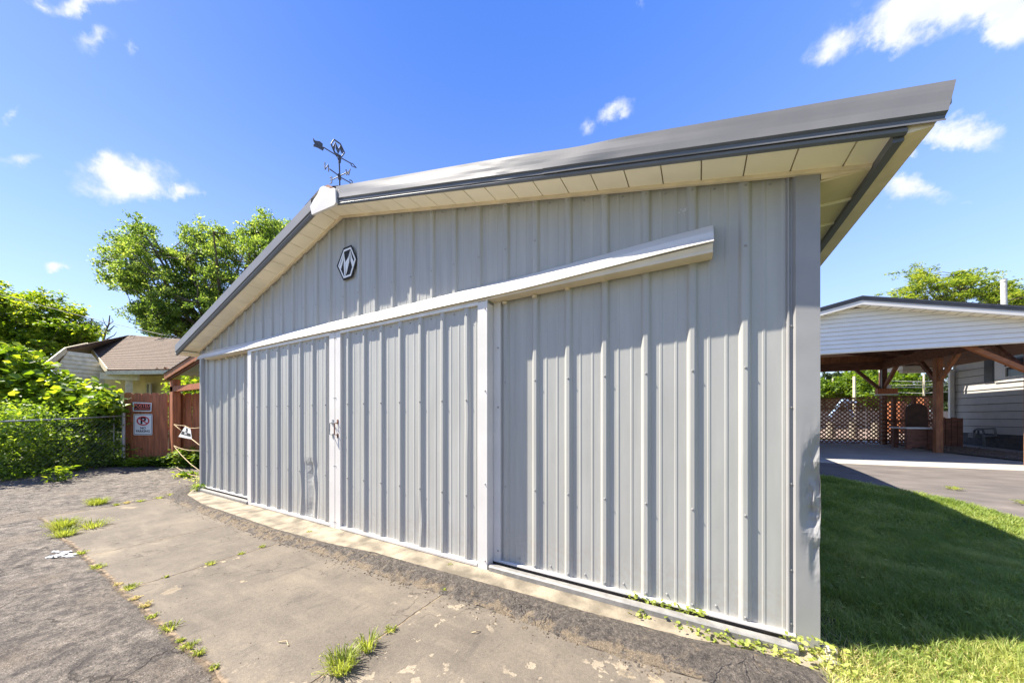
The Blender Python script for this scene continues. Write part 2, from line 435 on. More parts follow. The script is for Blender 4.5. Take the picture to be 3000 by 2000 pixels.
def asphalt(name, kind):
    m, T, p = principled(name, (.2, .19, .18), .85, 0, .3)
    tc = N(T, 'ShaderNodeTexCoord'); ob = tc.outputs['Object']
    def noise(sc_, det=5, rough=.5, st=None, rot=0):
        n = N(T, 'ShaderNodeTexNoise'); n.inputs['Scale'].default_value = sc_; n.inputs['Detail'].default_value = det; n.inputs['Roughness'].default_value = rough
        if st:
            mp = N(T, 'ShaderNodeMapping'); mp.inputs['Scale'].default_value = st; mp.inputs['Rotation'].default_value = (0, 0, rot); T.links.new(ob, mp.inputs[0]); T.links.new(mp.outputs[0], n.inputs['Vector'])
        else: T.links.new(ob, n.inputs['Vector'])
        return n.outputs['Fac']
    def ramp(fac, pts):
        cr = N(T, 'ShaderNodeValToRGB'); e = cr.color_ramp.elements
        while len(e) < len(pts): e.new(.5)
        for el, (ps, c) in zip(e, pts): el.position = ps; el.color = (*c, 1)
        T.links.new(fac, cr.inputs[0]); return cr.outputs[0]
    def mix(f, a, b):
        x = N(T, 'ShaderNodeMixRGB')
        for i, v in ((0, f), (1, a), (2, b)):
            if isinstance(v, (int, float)): x.inputs[i].default_value = v
            elif isinstance(v, tuple): x.inputs[i].default_value = (*v, 1)
            else: T.links.new(v, x.inputs[i])
        return x.outputs[0]
    def band(fac, a, b):
        r = N(T, 'ShaderNodeMapRange', interpolation_type='SMOOTHSTEP'); r.inputs[1].default_value = a; r.inputs[2].default_value = b; T.links.new(fac, r.inputs[0]); return r.outputs[0]
    sx = N(T, 'ShaderNodeSeparateXYZ'); T.links.new(ob, sx.inputs[0]); X, Y = sx.outputs['X'], sx.outputs['Y']
    wob = M_(T, 'MULTIPLY', M_(T, 'SUBTRACT', noise(2.2, 6), .5), .09)
    wob2 = M_(T, 'MULTIPLY', M_(T, 'SUBTRACT', noise(14, 4), .5), .03)
    Yw = M_(T, 'ADD', M_(T, 'ADD', Y, wob), wob2); Xw = M_(T, 'ADD', M_(T, 'ADD', X, wob), wob2)
    # smooth sealed patch
    smooth = ramp(noise(1.3, 10, .7), [(.28, (.085, .071, .056)), (.5, (.125, .105, .081)), (.72, (.185, .152, .112))])
    streak = band(noise(1.5, 5, .6, (1.0, 4.5, 1), .5), .48, .72)
    smooth = mix(M_(T, 'MULTIPLY', streak, .35), smooth, (.21, .175, .13))
    bare = band(noise(3.3, 7, .62), .645, .668)
    zone = band(noise(.5, 2), .45, .6)
    smooth = mix(M_(T, 'MULTIPLY', M_(T, 'MULTIPLY', bare, zone), .85), smooth, (.33, .26, .165))
    flake = M_(T, 'MULTIPLY', M_(T, 'MULTIPLY', band(noise(12, 5, .5), .64, .655), band(noise(.9, 2), .40, .5)), band(X, -3.4, -2.0))
    smooth = mix(M_(T, 'MULTIPLY', flake, .65), smooth, (.31, .255, .18))
    stain = band(noise(.8, 8, .72), .56, .74)
    smooth = mix(M_(T, 'MULTIPLY', stain, .5), smooth, (.36, .30, .20))
    rough = ramp(noise(9, 12, .82), [(.38, (.050, .043, .040)), (.5, (.142, .122, .102)), (.62, (.265, .228, .185))])
    rough = mix(M_(T, 'MULTIPLY', band(noise(1.3, 6, .6), .5, .68), .5), rough, (.20, .16, .12))
    vo = N(T, 'ShaderNodeTexVoronoi'); vo.inputs['Scale'].default_value = 55; T.links.new(ob, vo.inputs['Vector'])
    peb = M_(T, 'MULTIPLY', M_(T, 'LESS_THAN', vo.outputs['Distance'], .18), .35)
    rough = mix(peb, rough, (.18, .155, .13))
    agg = noise(85, 4, .7)
    hs = M_(T, 'ADD', M_(T, 'MULTIPLY', agg, .25), M_(T, 'MULTIPLY', noise(5, 6), .5))
    hr = M_(T, 'ADD', M_(T, 'MULTIPLY', noise(34, 10, .9), 2.0), M_(T, 'MULTIPLY', agg, 1.6))
    speck = band(noise(120, 3, .6), .62, .72)
    smooth = mix(M_(T, 'MULTIPLY', speck, .5), smooth, (.05, .043, .038))
    dk = band(noise(2.6, 8, .7, (3.2, 1, 1), .2), .55, .66)
    smooth = mix(M_(T, 'MULTIPLY', dk, .4), smooth, (.06, .053, .046))
    grain = ramp(noise(150, 3, .75), [(.36, (.35, .35, .35)), (.5, (1, 1, 1)), (.66, (1.75, 1.7, 1.62))])
    grain2 = ramp(noise(48, 6, .8), [(.36, (.62, .62, .62)), (.5, (1, 1, 1)), (.64, (1.45, 1.42, 1.36))])
    def mult(a, b, f=1.0):
        x = N(T, 'ShaderNodeMixRGB', blend_type='MULTIPLY'); x.inputs[0].default_value = f; T.links.new(a, x.inputs[1]); T.links.new(b, x.inputs[2]); return x.outputs[0]
    rough = mult(mult(rough, grain, .9), grain2, .9)
    vp = N(T, 'ShaderNodeTexVoronoi'); vp.inputs['Scale'].default_value = 38; T.links.new(ob, vp.inputs['Vector'])
    rough = mix(M_(T, 'MULTIPLY', M_(T, 'MULTIPLY', M_(T, 'LESS_THAN', vp.outputs['Distance'], .30), band(noise(3, 5), .5, .6)), .6), rough, (.035, .030, .027))
    smooth = mult(mult(smooth, grain, .3), grain2, .35)
    # crazed cracking of old asphalt
    wv = N(T, 'ShaderNodeVectorMath', operation='ADD'); nzc = N(T, 'ShaderNodeTexNoise'); nzc.inputs['Scale'].default_value = 4; nzc.inputs['Detail'].default_value = 6; T.links.new(ob, nzc.inputs['Vector'])
    nsc = N(T, 'ShaderNodeVectorMath', operation='SCALE'); T.links.new(nzc.outputs['Color'], nsc.inputs[0]); nsc.inputs['Scale'].default_value = .5
    T.links.new(ob, wv.inputs[0]); T.links.new(nsc.outputs[0], wv.inputs[1])
    vc = N(T, 'ShaderNodeTexVoronoi', feature='DISTANCE_TO_EDGE'); vc.inputs['Scale'].default_value = 1.5; T.links.new(wv.outputs[0], vc.inputs['Vector'])
    craze = M_(T, 'MULTIPLY', band(vc.outputs['Distance'], .016, .004), band(noise(1.2, 4), .42, .55))
    rough = mix(M_(T, 'MULTIPLY', craze, .75), rough, (.045, .035, .028))
    vc2 = N(T, 'ShaderNodeTexVoronoi', feature='DISTANCE_TO_EDGE'); vc2.inputs['Scale'].default_value = .7; T.links.new(wv.outputs[0], vc2.inputs['Vector'])
    hair = M_(T, 'MULTIPLY', band(vc2.outputs['Distance'], .006, .001), band(noise(.9, 4), .46, .56))
    smooth = mix(M_(T, 'MULTIPLY', hair, .7), smooth, (.05, .04, .03))
    hr = M_(T, 'SUBTRACT', hr, M_(T, 'MULTIPLY', craze, 1.5))
    if kind == 'front':
        isr = M_(T, 'MAXIMUM', M_(T, 'LESS_THAN', Yw, -1.86), M_(T, 'LESS_THAN', Xw, -8.62))
        isr = M_(T, 'MAXIMUM', isr, 0)
        base = mix(isr, smooth, rough)
        def crack(coord, v, wd):
            return band(M_(T, 'ABSOLUTE', M_(T, 'SUBTRACT', coord, v)), wd, wd * .25)
        gate = M_(T, 'GREATER_THAN', Yw, -1.87)
        inx = M_(T, 'GREATER_THAN', Xw, -8.62)
        ck = M_(T, 'MULTIPLY', crack(Yw, -1.86, .035), inx)
        for v, wd in ((-5.97, .012), (-4.68, .014), (-2.38, .010), (-8.62, .03)):
            ck = M_(T, 'MAXIMUM', ck, M_(T, 'MULTIPLY', M_(T, 'MULTIPLY', crack(Xw, v, wd), gate), .85))
        # a wandering hairline or two
        c3 = crack(M_(T, 'ADD', Yw, M_(T, 'MULTIPLY', Xw, .31)), -2.87, .010)
        c3 = M_(T, 'MULTIPLY', c3, M_(T, 'MULTIPLY', M_(T, 'GREATER_THAN', X, -5.9), M_(T, 'LESS_THAN', X, -4.7)))
        ck = M_(T, 'MAXIMUM', ck, M_(T, 'MULTIPLY', c3, 0))
        base = mix(M_(T, 'MULTIPLY', ck, .8), base, ramp(noise(20, 3), [(.4, (.07, .05, .03)), (.6, (.28, .20, .12))]))
        h = N(T, 'ShaderNodeMix'); h.data_type = 'FLOAT'; T.links.new(isr, h.inputs[0]); T.links.new(hs, h.inputs[2]); T.links.new(hr, h.inputs[3])
        height = M_(T, 'SUBTRACT', h.outputs[0], M_(T, 'MULTIPLY', ck, 1.2))
    elif kind == 'berm':
        base = ramp(noise(30, 8, .8), [(.34, (.042, .036, .031)), (.5, (.118, .101, .085)), (.66, (.22, .186, .148))])
        low = M_(T, 'ADD', noise(8, 8, .75), M_(T, 'MULTIPLY', band(Y, -.50, -.64), .14))
        base = mix(M_(T, 'MULTIPLY', band(low, .58, .66), .75), base, (.26, .20, .13))
        base = mult(base, grain, .7)
        height = M_(T, 'MULTIPLY', hr, 1.3)
    else:
        base = ramp(noise(1.8, 7, .6, (1, 2.2, 1)), [(.3, (.09, .078, .069)), (.6, (.135, .116, .10)), (.8, (.20, .17, .14))])
        height = hs
    T.links.new(base, p.inputs['Base Color'])
    bp = N(T, 'ShaderNodeBump'); bp.inputs['Strength'].default_value = .9; bp.inputs['Distance'].default_value = .012
    T.links.new(height, bp.inputs['Height']); T.links.new(bp.outputs[0], p.inputs['Normal'])
    return m
M['drive'] = asphalt('driveway_asphalt', 'front')
M['berm'] = asphalt('berm_asphalt', 'berm')
M['rear'] = asphalt('rear_asphalt', 'rear')

# ------------------------------------------------------------ the lie of the land
def sm(t): t = min(1, max(0, t)); return t * t * (3 - 2 * t)
def G(x, y):
    z = -.04
    z += .15 * sm(x / 1.1) * (1 - sm((y - .6) / 2.4)) * (1 - sm((x - 6) / 6))
    z += (.33 * sm((y - 1.2) / 6.8) + .13 * sm((y - 8) / 6)) * sm((x + .8) / .8)
    z += .14 * sm((-x - 10.2) / 3)
    return z

def sheet(name, poly, dz, m, step=.35, kind='structure', thick=None):
    """a ground sheet: grid cut to a convex-ish polygon by clipping cells"""
    xs = [p[0] for p in poly]; ys = [p[1] for p in poly]
    bm = bmesh.new()
    f = bm.faces.new([bm.verts.new((p[0], p[1], 0)) for p in poly])
    def cut(axis, vals):
        for v in vals:
            co = (v, 0, 0) if axis == 0 else (0, v, 0); no = (1, 0, 0) if axis == 0 else (0, 1, 0)
            bmesh.ops.bisect_plane(bm, geom=bm.verts[:] + bm.edges[:] + bm.faces[:], plane_co=co, plane_no=no)
    nx = max(1, int((max(xs) - min(xs)) / step)); ny = max(1, int((max(ys) - min(ys)) / step))
    cut(0, [min(xs) + (max(xs) - min(xs)) * i / nx for i in range(1, nx)])
    cut(1, [min(ys) + (max(ys) - min(ys)) * i / ny for i in range(1, ny)])
    for v in bm.verts: v.co.z = G(v.co.x, v.co.y) + dz
    bmesh.ops.recalc_face_normals(bm, faces=bm.faces)
    if sum(fc.normal.z for fc in bm.faces) < 0: bmesh.ops.reverse_faces(bm, faces=bm.faces)
    me = bpy.data.meshes.new(name); bm.to_mesh(me); bm.free()
    o = link(name, me, m)
    o['kind'] = kind
    return o

def build_ground():
    # one sheet to the horizon, finer near the garage
    def axis(lo, hi, far):
        a = list(np.arange(lo, hi + .01, 1.0))
        return [-far, -far / 3, -far / 8] + a + [far / 8, far / 3, far]
    xs = axis(-30, 30, 900); ys = axis(-20, 40, 900)
    xs = sorted(set(xs)); ys = sorted(set(ys))
    mb = MB(); V = [(x, y, G(x, y) - .06) for x in xs for y in ys]; n = len(ys)
    mb.add(V, [(i * n + j, (i + 1) * n + j, (i + 1) * n + j + 1, i * n + j + 1) for i in range(len(xs) - 1) for j in range(n - 1)])
    tag(part('ground', mb, M['far']), kind='structure')
    sheet('driveway', [(-14.2, -14), (-.02, -14), (.0, -.3), (.0, .6), (-9.0, .6), (-9.0, 3.0), (-14.2, 3.0)], .0, M['drive'], .8)
    lawn = [(.0, 8.8), (1.2, 6.25), (1.43, 5.97), (2.0, 5.35), (2.55, 4.86), (2.9, 4.06), (3.5, 2.9), (4.6, .9), (6.5, -2), (8, -6), (.0, -6), (-.03, -.3), (.0, .2)]
    sheet('lawn', lawn, -.004, M['soil'], .4)
    sheet('rear_driveway', [(-2, 7.5), (2.9, 2.4), (9, -2.0), (16, -2.0), (16, 9.9), (-2, 7.9)], -.02, M['rear'], .5)
    sheet('sandy_lot', [(-12, 15.6), (30, 19.5), (45, 60), (-30, 60)], .0, M['lot'], 4)
    # concrete apron under the sliding doors
    mb = MB()
    ex = np.linspace(-9.08, .03, 60)
    rows = [[(x, y, G(x, 0) + .006 + (.006 if y > -.2 else 0)) for y in (.1, -.15, -.3, -.50)] for x in ex]
    mb.sweep([0] * 4, rows)
    tag(part('concrete_apron', mb, M['strip']), kind='structure')
    return lawn
LAWN = build_ground()

E1 = [(-9.95, 1.3), (-9.55, .45), (-9.2, -.05), (-8.68, -.33), (-7.5, -.476), (-6.02, -.484), (-5.2, -.5), (-3.98, -.44), (-3.475, -.36), (-2.82, -.344), (-2, -.31), (-1.25, -.3), (-.6, -.25), (-.27, -.19), (.03, -.22)]
E2 = [(-10.3, 1.2), (-9.9, .3), (-9.5, -.3), (-8.6, -.62), (-7.5, -.67), (-5.83, -.718), (-5.03, -.736), (-4.35, -.69), (-3.64, -.658), (-3.1, -.685), (-2.69, -.665), (-1.915, -.632), (-1.23, -.66), (-.76, -.64), (.06, -.56)]
def build_berm():
    pts = []
    for i in range(len(E1) - 1):
        a = Vector(E1[i]); b = Vector(E1[i + 1]); n = max(2, int((b - a).length / .016))
        for k in range(n):
            t = k / n
            pts.append((a.lerp(b, t), Vector(E2[i]).lerp(Vector(E2[i + 1]), t)))
    pts.append((Vector(E1[-1]), Vector(E2[-1])))
    mb = MB(); rows = []; m = 34
    for k, (a, b) in enumerate(pts):
        row = []
        end = min(1, (len(pts) - k) / 8)
        for j in range(m + 1):
            t = j / m
            e = mnoise.noise(Vector((a.x * 2.3, 5, 0))) * .06
            p = a.lerp(b, t * (1 + e))
            if j in (0, m):
                p = p + (b - a) * (.22 * mnoise.fractal(Vector((a.x * 6, j, 3)), .8, 2.1, 4))
            prof = (math.sin(math.pi * min(1, t * 1.0)) ** .55)
            if t > .5: prof *= 1 - .45 * (t - .5) * 2
            lump = mnoise.fractal(Vector((p.x * 16, p.y * 16, 1)), .75, 2.1, 5) * (.009 + .022 * sm((t - .40) * 4)) - .02 * sm((mnoise.noise(Vector((p.x * 6, p.y * 11, 4))) - .28) * 6) * sm((t - .4) * 5)
            z = -.047 + .050 * prof * end * (1 + .25 * mnoise.noise(Vector((a.x * 1.7, 8, 0)))) + lump * (prof if prof > .0 else 0)
            row.append((p.x, p.y, z + (G(p.x, p.y) + .04)))
        rows.append(row)
    mb.sweep([0] * (m + 1), rows)
    tag(part('asphalt_berm', mb, M['berm'], smooth=True), 'rounded dark asphalt berm along the foot of the garage doors', 'berm')
build_berm()

# ------------------------------------------------------------ the garage
XL, XR, XA = -9.09, 0.0, -4.6
def zs(x):                      # soffit line along the gable
    return 3.93 - .241 * (x - XA) if x > XA else 3.93 + .285 * (x - XA)

def panel(x0, x1, ribs, zb, zt, y0, nz=8, dent=None, h=.022):
    prof = [(x0, 0), (x1, 0)]
    for c in ribs:
        for dx, dy in ((-.036, 0), (-.022, -h * .8), (-.012, -h), (.012, -h), (.022, -h * .8), (.036, 0)):
            prof.append((c + dx, dy))
        for o in (.1, .2):
            for dx, dy in ((-.012, 0), (-.006, -.0025), (.006, -.0025), (.012, 0)):
                prof.append((c + o + dx, dy))
    if abs(zt(XA) - 3.93) < .01 and x0 < XA < x1 and nz == 8: prof.append((XA, 0))
    prof = sorted((p for p in prof if x0 <= p[0] <= x1))
    rows = []
    for i in range(nz + 1):
        row = []
        for x, dy in prof:
            z = zb(x) + (zt(x) - zb(x)) * i / nz
            d = dent(x, z, dy) if dent else (0, 0)
            row.append((x + d[0], y0 + dy + d[1], z))
        rows.append(row)
    return rows, len(prof)

def screws(mb, pts, r=.0068, mi=1):
    for x, y, z in pts:
        vs = []; n = 8
        for (rr, dy) in ((r * 1.25, 0), (r * 1.2, -.003), (r * .7, -.004), (r * .6, -.009)):
            vs += [(x + rr * math.cos(2 * math.pi * k / n), y + dy, z + rr * math.sin(2 * math.pi * k / n)) for k in range(n)]
        fs = [(q * n + k, q * n + (k + 1) % n, (q + 1) * n + (k + 1) % n, (q + 1) * n + k) for q in range(3) for k in range(n)]
        fs.append(tuple(3 * n + k for k in range(n)))
        mb.add(vs, fs, mi)

def build_garage():
    g = thing('metal_garage', 'long grey ribbed steel garage with sliding doors and cream soffits', 'garage', (-4.6, 0, -.04))
    ribs = [-.356 - .302 * k for k in range(29)]
    def dentw(x, z, dy):        # bent rib near the left corner
        a = math.exp(-((x + 8.72) / .10) ** 2 - ((z - .62) / .42) ** 2)
        return (.035 * a, .016 * a)
    mb = MB()
    rows, n = panel(XL, -.14, ribs, lambda x: .03, lambda x: zs(x) + .01, 0, 40, dentw)
    mb.sweep([0] * n, rows)
    sp = []
    for c in ribs:
        for z in (.06, .72, 1.68): sp.append((c, -.021, z))
        sp.append((c, -.021, zs(c) - .045))
        sp.append((c + .13, 0, zs(c + .13) - .04)); sp.append((c, -.021, 2.47))
        if c < -.5: sp.append((c + .14, 0, .08))
        if c < XA + 3: sp.append((c, -.021, 2.9))
    screws(mb, [p for p in sp if p[0] < -.2])
    part('front_wall', mb, [M['wall'], M['screw']], g)
    # other walls, floor
    mb = MB()
    mb.prism([(-.012, .03, .0), (-.012, 9, .0), (-.012, 9, 2.80), (-.012, .03, 2.80)], (-.05, 0, 0))
    for k in range(29): mb.box(-.012, .012, .3 + .302 * k - .02, .3 + .302 * k + .02, .01, 2.79)
    part('right_wall', mb, M['wall'], g)
    mb = MB()
    mb.prism([(-9.07, .03, 0), (-9.07, 9, 0), (-9.07, 9, 2.62), (-9.07, .03, 2.62)], (.05, 0, 0))
    for k in range(29): mb.box(-9.095, -9.07, .3 + .302 * k - .02, .3 + .302 * k + .02, .01, 2.61)
    part('left_wall', mb, M['wall'], g)
    mb = MB(); mb.prism([(-9.07, 9, 0), (-.01, 9, 0), (-.01, 9, 2.81), (XA, 9, 3.92), (-9.07, 9, 2.64)], (0, -.05, 0))
    part('rear_wall', mb, M['wall'], g)
    mb = MB(); mb.box(-9.07, -.02, .02, 8.98, -.3, -.002)
    part('foundation', mb, M['found'], g)
    # base trims
    for a, b in ((XL + .05, -6.9), (-2.29, -.105)):
        mb = MB()
        mb.sweep([0] * 5, [[(x, .0, .032), (x, -.026, .034), (x, -.034, .028), (x, -.034, .016), (x, 0, .012)] for x in (a, b)])
        part('base_trim', mb, M['white'], g)
    # corner trims; the right one is crushed half way up
    def crush(x, z, s):
        a = math.exp(-((z - .83) / .17) ** 2) * sm((x + .095) / .06)
        c = math.exp(-((z - 1.08) / .16) ** 2) * sm((x + .09) / .08)
        e = math.exp(-((z - .55) / .14) ** 2) * sm((x + .05) / .04)
        nz = mnoise.fractal(Vector((x * 14, z * 6.5, 2)), 1, 2, 4)
        rd = 1 - abs(mnoise.noise(Vector((x * 9 + z * 3, z * 7, 9)))) * 2
        return (a * (.012 + nz * .014), (a * .034 + c * .016 + e * .010) * (1 + nz * .9) + (a + c + e) * rd * .010)
    mb = MB(); xs = [-.152, -.147, -.142, -.135, -.128, -.118, -.106, -.104] + list(np.linspace(-.10, .006, 24)); ys0 = {}
    def ytrim(x):
        if x < -.146: return -.002
        if x < -.138: return -.022
        if x < -.107: return -.012 if x > -.13 else -.024
        return -.034
    rows = []
    for i in range(121):
        z = -.03 + (2.835 + .03) * i / 120
        row = []
        for x in xs:
            dx, dy = crush(x, z, 1) if x > -.104 else (0, 0)
            row.append((x + dx, ytrim(x) + dy, z + (.02 if x > -.1 and i == 0 else 0) * 0))
        dx, dy = crush(0, z, 1)
        for y in (.0, .04, .1): row.append((.008 + dx * .8, y, z))
        rows.append(row)
    mb.sweep([0] * len(rows[0]), rows)
    screws(mb, [(-.125, -.013, z) for z in (.09, .42, .95, 1.42, 1.92)], .007, 1)
    part('right_corner_trim', mb, [M['trim'], M['screw']], g, smooth=False)
    mb = MB()
    mb.sweep([0] * 6, [[(-9.10, .12, z), (-9.10, -.035, z), (-9.02, -.035, z), (-8.995, -.006, z), (-8.96, -.02, z), (-8.95, 0, z)] for z in (-.03, 2.66)])
    part('left_corner_trim', mb, M['trim'], g)
    # trim on the wall beside the open end of the doors
    mb = MB(); mb.box(-2.30, -2.215, -.030, .0, .02, 2.49)
    screws(mb, [(-2.24, -.030, z) for z in (.12, 1.45, 2.0)], .008, 1)
    part('door_jamb_trim', mb, [M['white'], M['screw']], g)

    # roof ------------------------------------------------------------
    YF, YB = -.29, 9.3
    for nm, xa, xb in (('right_roof_slope', XA, .405), ('left_roof_slope', -9.43, XA)):
        mb = MB()
        v = [(x, y, zs(x) + dz) for x in (xa, xb) for y in (YF + .004, YB) for dz in (.095, .178)]
        mb.add(v, [(0, 1, 3, 2), (4, 6, 7, 5), (0, 4, 5, 1), (2, 3, 7, 6), (0, 2, 6, 4), (1, 5, 7, 3)])
        part(nm, mb, M['roof'], g)
    # rake fascia: face, dark kick, hem; then a smaller trim under it
    prof = [(-.288, .186), (-.302, .186), (-.303, .050), (-.286, .040), (-.283, .018), (-.300, .014), (-.299, .006)]
    prof2 = [(-.285, .016), (-.292, .004), (-.297, -.006), (-.294, -.016), (-.276, -.022), (-.262, -.014)]
    def dent(x, k):
        a = math.exp(-((x + 1.35) / .50) ** 2)
        c = math.exp(-((x + 2.1) / .35) ** 2)
        w_ = mnoise.noise(Vector((x * 5.2, 0, k * .7)))
        return (a * mnoise.noise(Vector((x * 2.6, 0, k * .35))) * .009 + c * w_ * .003 + mnoise.noise(Vector((x * 1.5, 4, k * .3))) * .003, a * (.006 * math.sin(x * 5) - .008) if k < 2 else 0)
    def rake(x0, x1, nseg, pr, mats, name, cut=0, off=0, dents=True):
        mb = MB()
        for i in range(nseg):
            xa_, xb_ = x0 + (x1 - x0) * i / nseg, x0 + (x1 - x0) * (i + 1) / nseg
            for j in range(len(pr) - 1):
                q = []
                for x, k in ((xa_, j), (xa_, j + 1), (xb_, j + 1), (xb_, j)):
                    y, dz = pr[k]
                    dy, dzz = dent(x, k) if dents else (0, 0)
                    xx = x
                    if cut and abs(x - x1) < 1e-6: xx = x1 + cut * dz
                    q.append((xx, y + dy, zs(xx) + dz + dzz + off))
                mi = 1 if j in mats else 0
                mb.add(q, [(0, 1, 2, 3)], mi)
        bm_o = part(name, mb, [M['fascia'], M['fdark']], g)
        return bm_o
    # the face is made in finer strips so its dents show
    pr = [(-.288, .186)] + [(-.302, .186 - .136 * k / 6) for k in range(7)] + prof[3:]
    rake(XA + .31, -1.655, 60, pr, (7, 8, 9), 'right_rake_fascia')
    rake(-1.665, .378, 70, [(y - .004, z) for y, z in pr], (7, 8, 9), 'right_rake_fascia', cut=.17)
    rake(XA - .2, -9.40, 40, pr, (7, 8, 9), 'left_rake_fascia', dents=False)
    rake(XA, .262, 30, prof2, (2, 3, 4), 'lower_rake_trim', dents=False)
    rake(XA, -9.38, 30, prof2, (2, 3, 4), 'lower_rake_trim', dents=False)
    # crumpled white ridge cap
    px_ = [(712, 474), (722, 456), (729, 446), (735, 431), (742, 427), (751, 430), (759, 433), (767, 431), (770, 434), (771, 465), (767, 471), (716, 493)]
    pts = [hit(x, y, (0, -.318), (0, 1)) for x, y in px_]
    mb = MB(); cpt = sum(pts, Vector()) / len(pts) + Vector((0, -.006, 0))
    n = len(pts); mb.add(pts + [cpt], [(i, (i + 1) % n, n) for i in range(n)])
    back = [p + Vector((0, .03, 0)) for p in pts]
    mb.add(pts + back, [(i, i + n, (i + 1) % n + n, (i + 1) % n) for i in range(n)])
    part('ridge_end_cap', mb, M['white'], g)
    mb = MB()
    mb.add([(-4.95, -.30, zs(-4.95) + .195), (XA, -.30, 4.135), (-4.25, -.30, zs(-4.25) + .195), (-4.95, 9.3, zs(-4.95) + .195), (XA, 9.3, 4.135), (-4.25, 9.3, zs(-4.25) + .195)], [(0, 1, 4, 3), (1, 2, 5, 4)])
    part('ridge_flashing', mb, M['roof'], g)
    mb = MB(); mb.prism([hit(x, y, (0, -.29), (0, 1)) for x, y in ((747, 431), (757, 427), (768, 432), (758, 437))], (0, -.02, .004))
    part('torn_flashing', mb, M['rust'], g)
    # soffit under the rake: planks with narrow grooves
    for sgn, x0, x1, nm in ((1, XA, .24, 'right_rake_soffit'), (-1, -9.40, XA, 'left_rake_soffit')):
        mb = MB(); wd = .235
        k = 0; x = x0
        while x < x1 - .01:
            xe = min(x + wd, x1)
            q = [(x + .004, 0), (x + .004, -.27), (xe - .004, -.27), (xe - .004, 0)]
            top = [(a, b, zs(a) + .03) for a, b in q]; bot = [(a, b, zs(a)) for a, b in q]
            mb.add(bot + top, [(0, 1, 2, 3), (0, 4, 5, 1), (1, 5, 6, 2), (2, 6, 7, 3), (3, 7, 4, 0)])
            x = xe
        v = [(x0, 0, zs(x0) + .012), (x0, -.27, zs(x0) + .012), (x1, -.27, zs(x1) + .012), (x1, 0, zs(x1) + .012)]
        mb.add(v, [(0, 1, 2, 3)], 1)
        part(nm, mb, [M['soffit'], M['groove_lapshade']], g)
    mb = MB()
    for xa_, xb_ in ((XA, .22), (-9.2, XA)):
        a = (xa_, -.036, zs(xa_) - .012); b = (xb_, -.036, zs(xb_) - .012)
        mb.beam(a, b, .022, .022)
    part('soffit_edge_trim', mb, M['creamtrim'], g)
    # side eaves
    mb = MB()
    y = -.02
    while y < 9.2:
        ye = min(y + .30, 9.25)
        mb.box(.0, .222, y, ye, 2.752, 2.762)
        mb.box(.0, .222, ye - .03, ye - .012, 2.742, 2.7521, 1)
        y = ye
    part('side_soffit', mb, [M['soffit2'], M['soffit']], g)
    mb = MB()
    mb.box(.222, .262, -.262, 9.25, 2.722, 2.775)
    part('eave_channel', mb, M['fdark'], g)
    mb = MB(); mb.box(.262, .352, -.284, 9.25, 2.738, 2.90)
    part('eave_gutter_board', mb, M['creamtrim'], g)
    mb = MB(); mb.box(-9.44, -9.13, -.26, 9.25, 2.595, 2.61); mb.box(-9.46, -9.44, -.28, 9.25, 2.58, 2.74)
    part('left_eave_soffit', mb, M['soffit'], g)
    mb = MB(); mb.prism([(.01, -.03, 2.765), (.20, -.03, 2.752), (.01, -.03, 2.80)], (0, .02, 0))
    part('soffit_corner_piece', mb, M['creamtrim'], g)

    # door track and its white cover --------------------------------
    def zc(x):
        return 2.488 - .048 * sm((-.535 - x) / 1.7) + .003 * math.sin(x * 2)
    pr = [(-.004, .172), (-.016, .172), (-.115, .082), (-.125, .045), (-.158, .002), (-.150, -.002)]
    mb = MB(); xs = np.linspace(-8.84, -.535, 60)
    rows = [[(x - (.28 * (1 - (y + .16) / .16 if y > -.16 else 1) * 0), y, zc(x) + z + .003 * mnoise.noise(Vector((x * 2, y * 10, 0)))) for y, z in pr] for x in xs]
    rows.insert(0, [(-8.86 - .16 * (-y / .16) * .3, y - .01, zc(-8.84) + z - .03) for y, z in pr])
    mb.sweep([0] * len(pr), rows)
    tc_ = part('track_cover', mb, M['white'], g)
    mb = MB()
    mb.box(-8.55, -.54, -.135, -.018, 2.425, 2.445)
    v = [(-2.25, -.14, 2.445), (-.54, -.14, 2.482), (-.54, -.022, 2.482), (-2.25, -.022, 2.445), (-2.25, -.13, 2.425), (-.54, -.13, 2.440), (-.54, -.022, 2.436), (-2.25, -.022, 2.422)]
    mb.add(v, [(0, 1, 2, 3), (4, 7, 6, 5), (0, 4, 5, 1), (1, 5, 6, 2), (2, 6, 7, 3), (3, 7, 4, 0)])
    for c in ribs:
        if -8.5 < c < -.6: mb.tube([(c, -.032, zc(c) - .047), (c, -.032, zc(c) - .028)], .022, 12)
    part('door_track', mb, M['beige'], g)
    # floor guide rails outside the doors
    for a, b in ((-2.27, -.115), (-8.95, -6.88)):
        mb = MB()
        mb.sweep([0] * 6, [[(x, -.085, -.035), (x, -.085, .012), (x, -.095, .022), (x, -.135, .020), (x, -.146, .008), (x, -.146, -.038)] for x in (a, b)])
        part('guide_rail', mb, M['rail'], g)

    # sliding doors ---------------------------------------------------
    def dentd(x, z, dy):
        a = math.exp(-((x + 5.17) / .11) ** 2) * sm((.80 - z) / .1) * sm((z + .15) / .2)
        b = math.exp(-((x + 5.17) / .07) ** 2 - ((z - .62) / .10) ** 2)
        n_ = mnoise.noise(Vector((x * 9, z * 5, 0)))
        c = math.exp(-((x + 5.42) / .05) ** 2 - ((z - .33) / .22) ** 2)
        lean = .035 * math.exp(-((z - .35) / .35) ** 2) * math.exp(-((x + 5.15) / .22) ** 2)
        return (lean + c * .02, a * (.026 + n_ * .02) + b * .03 * n_ + c * .008 + .0015 * mnoise.noise(Vector((x * 3, z * 1.4, 7))))
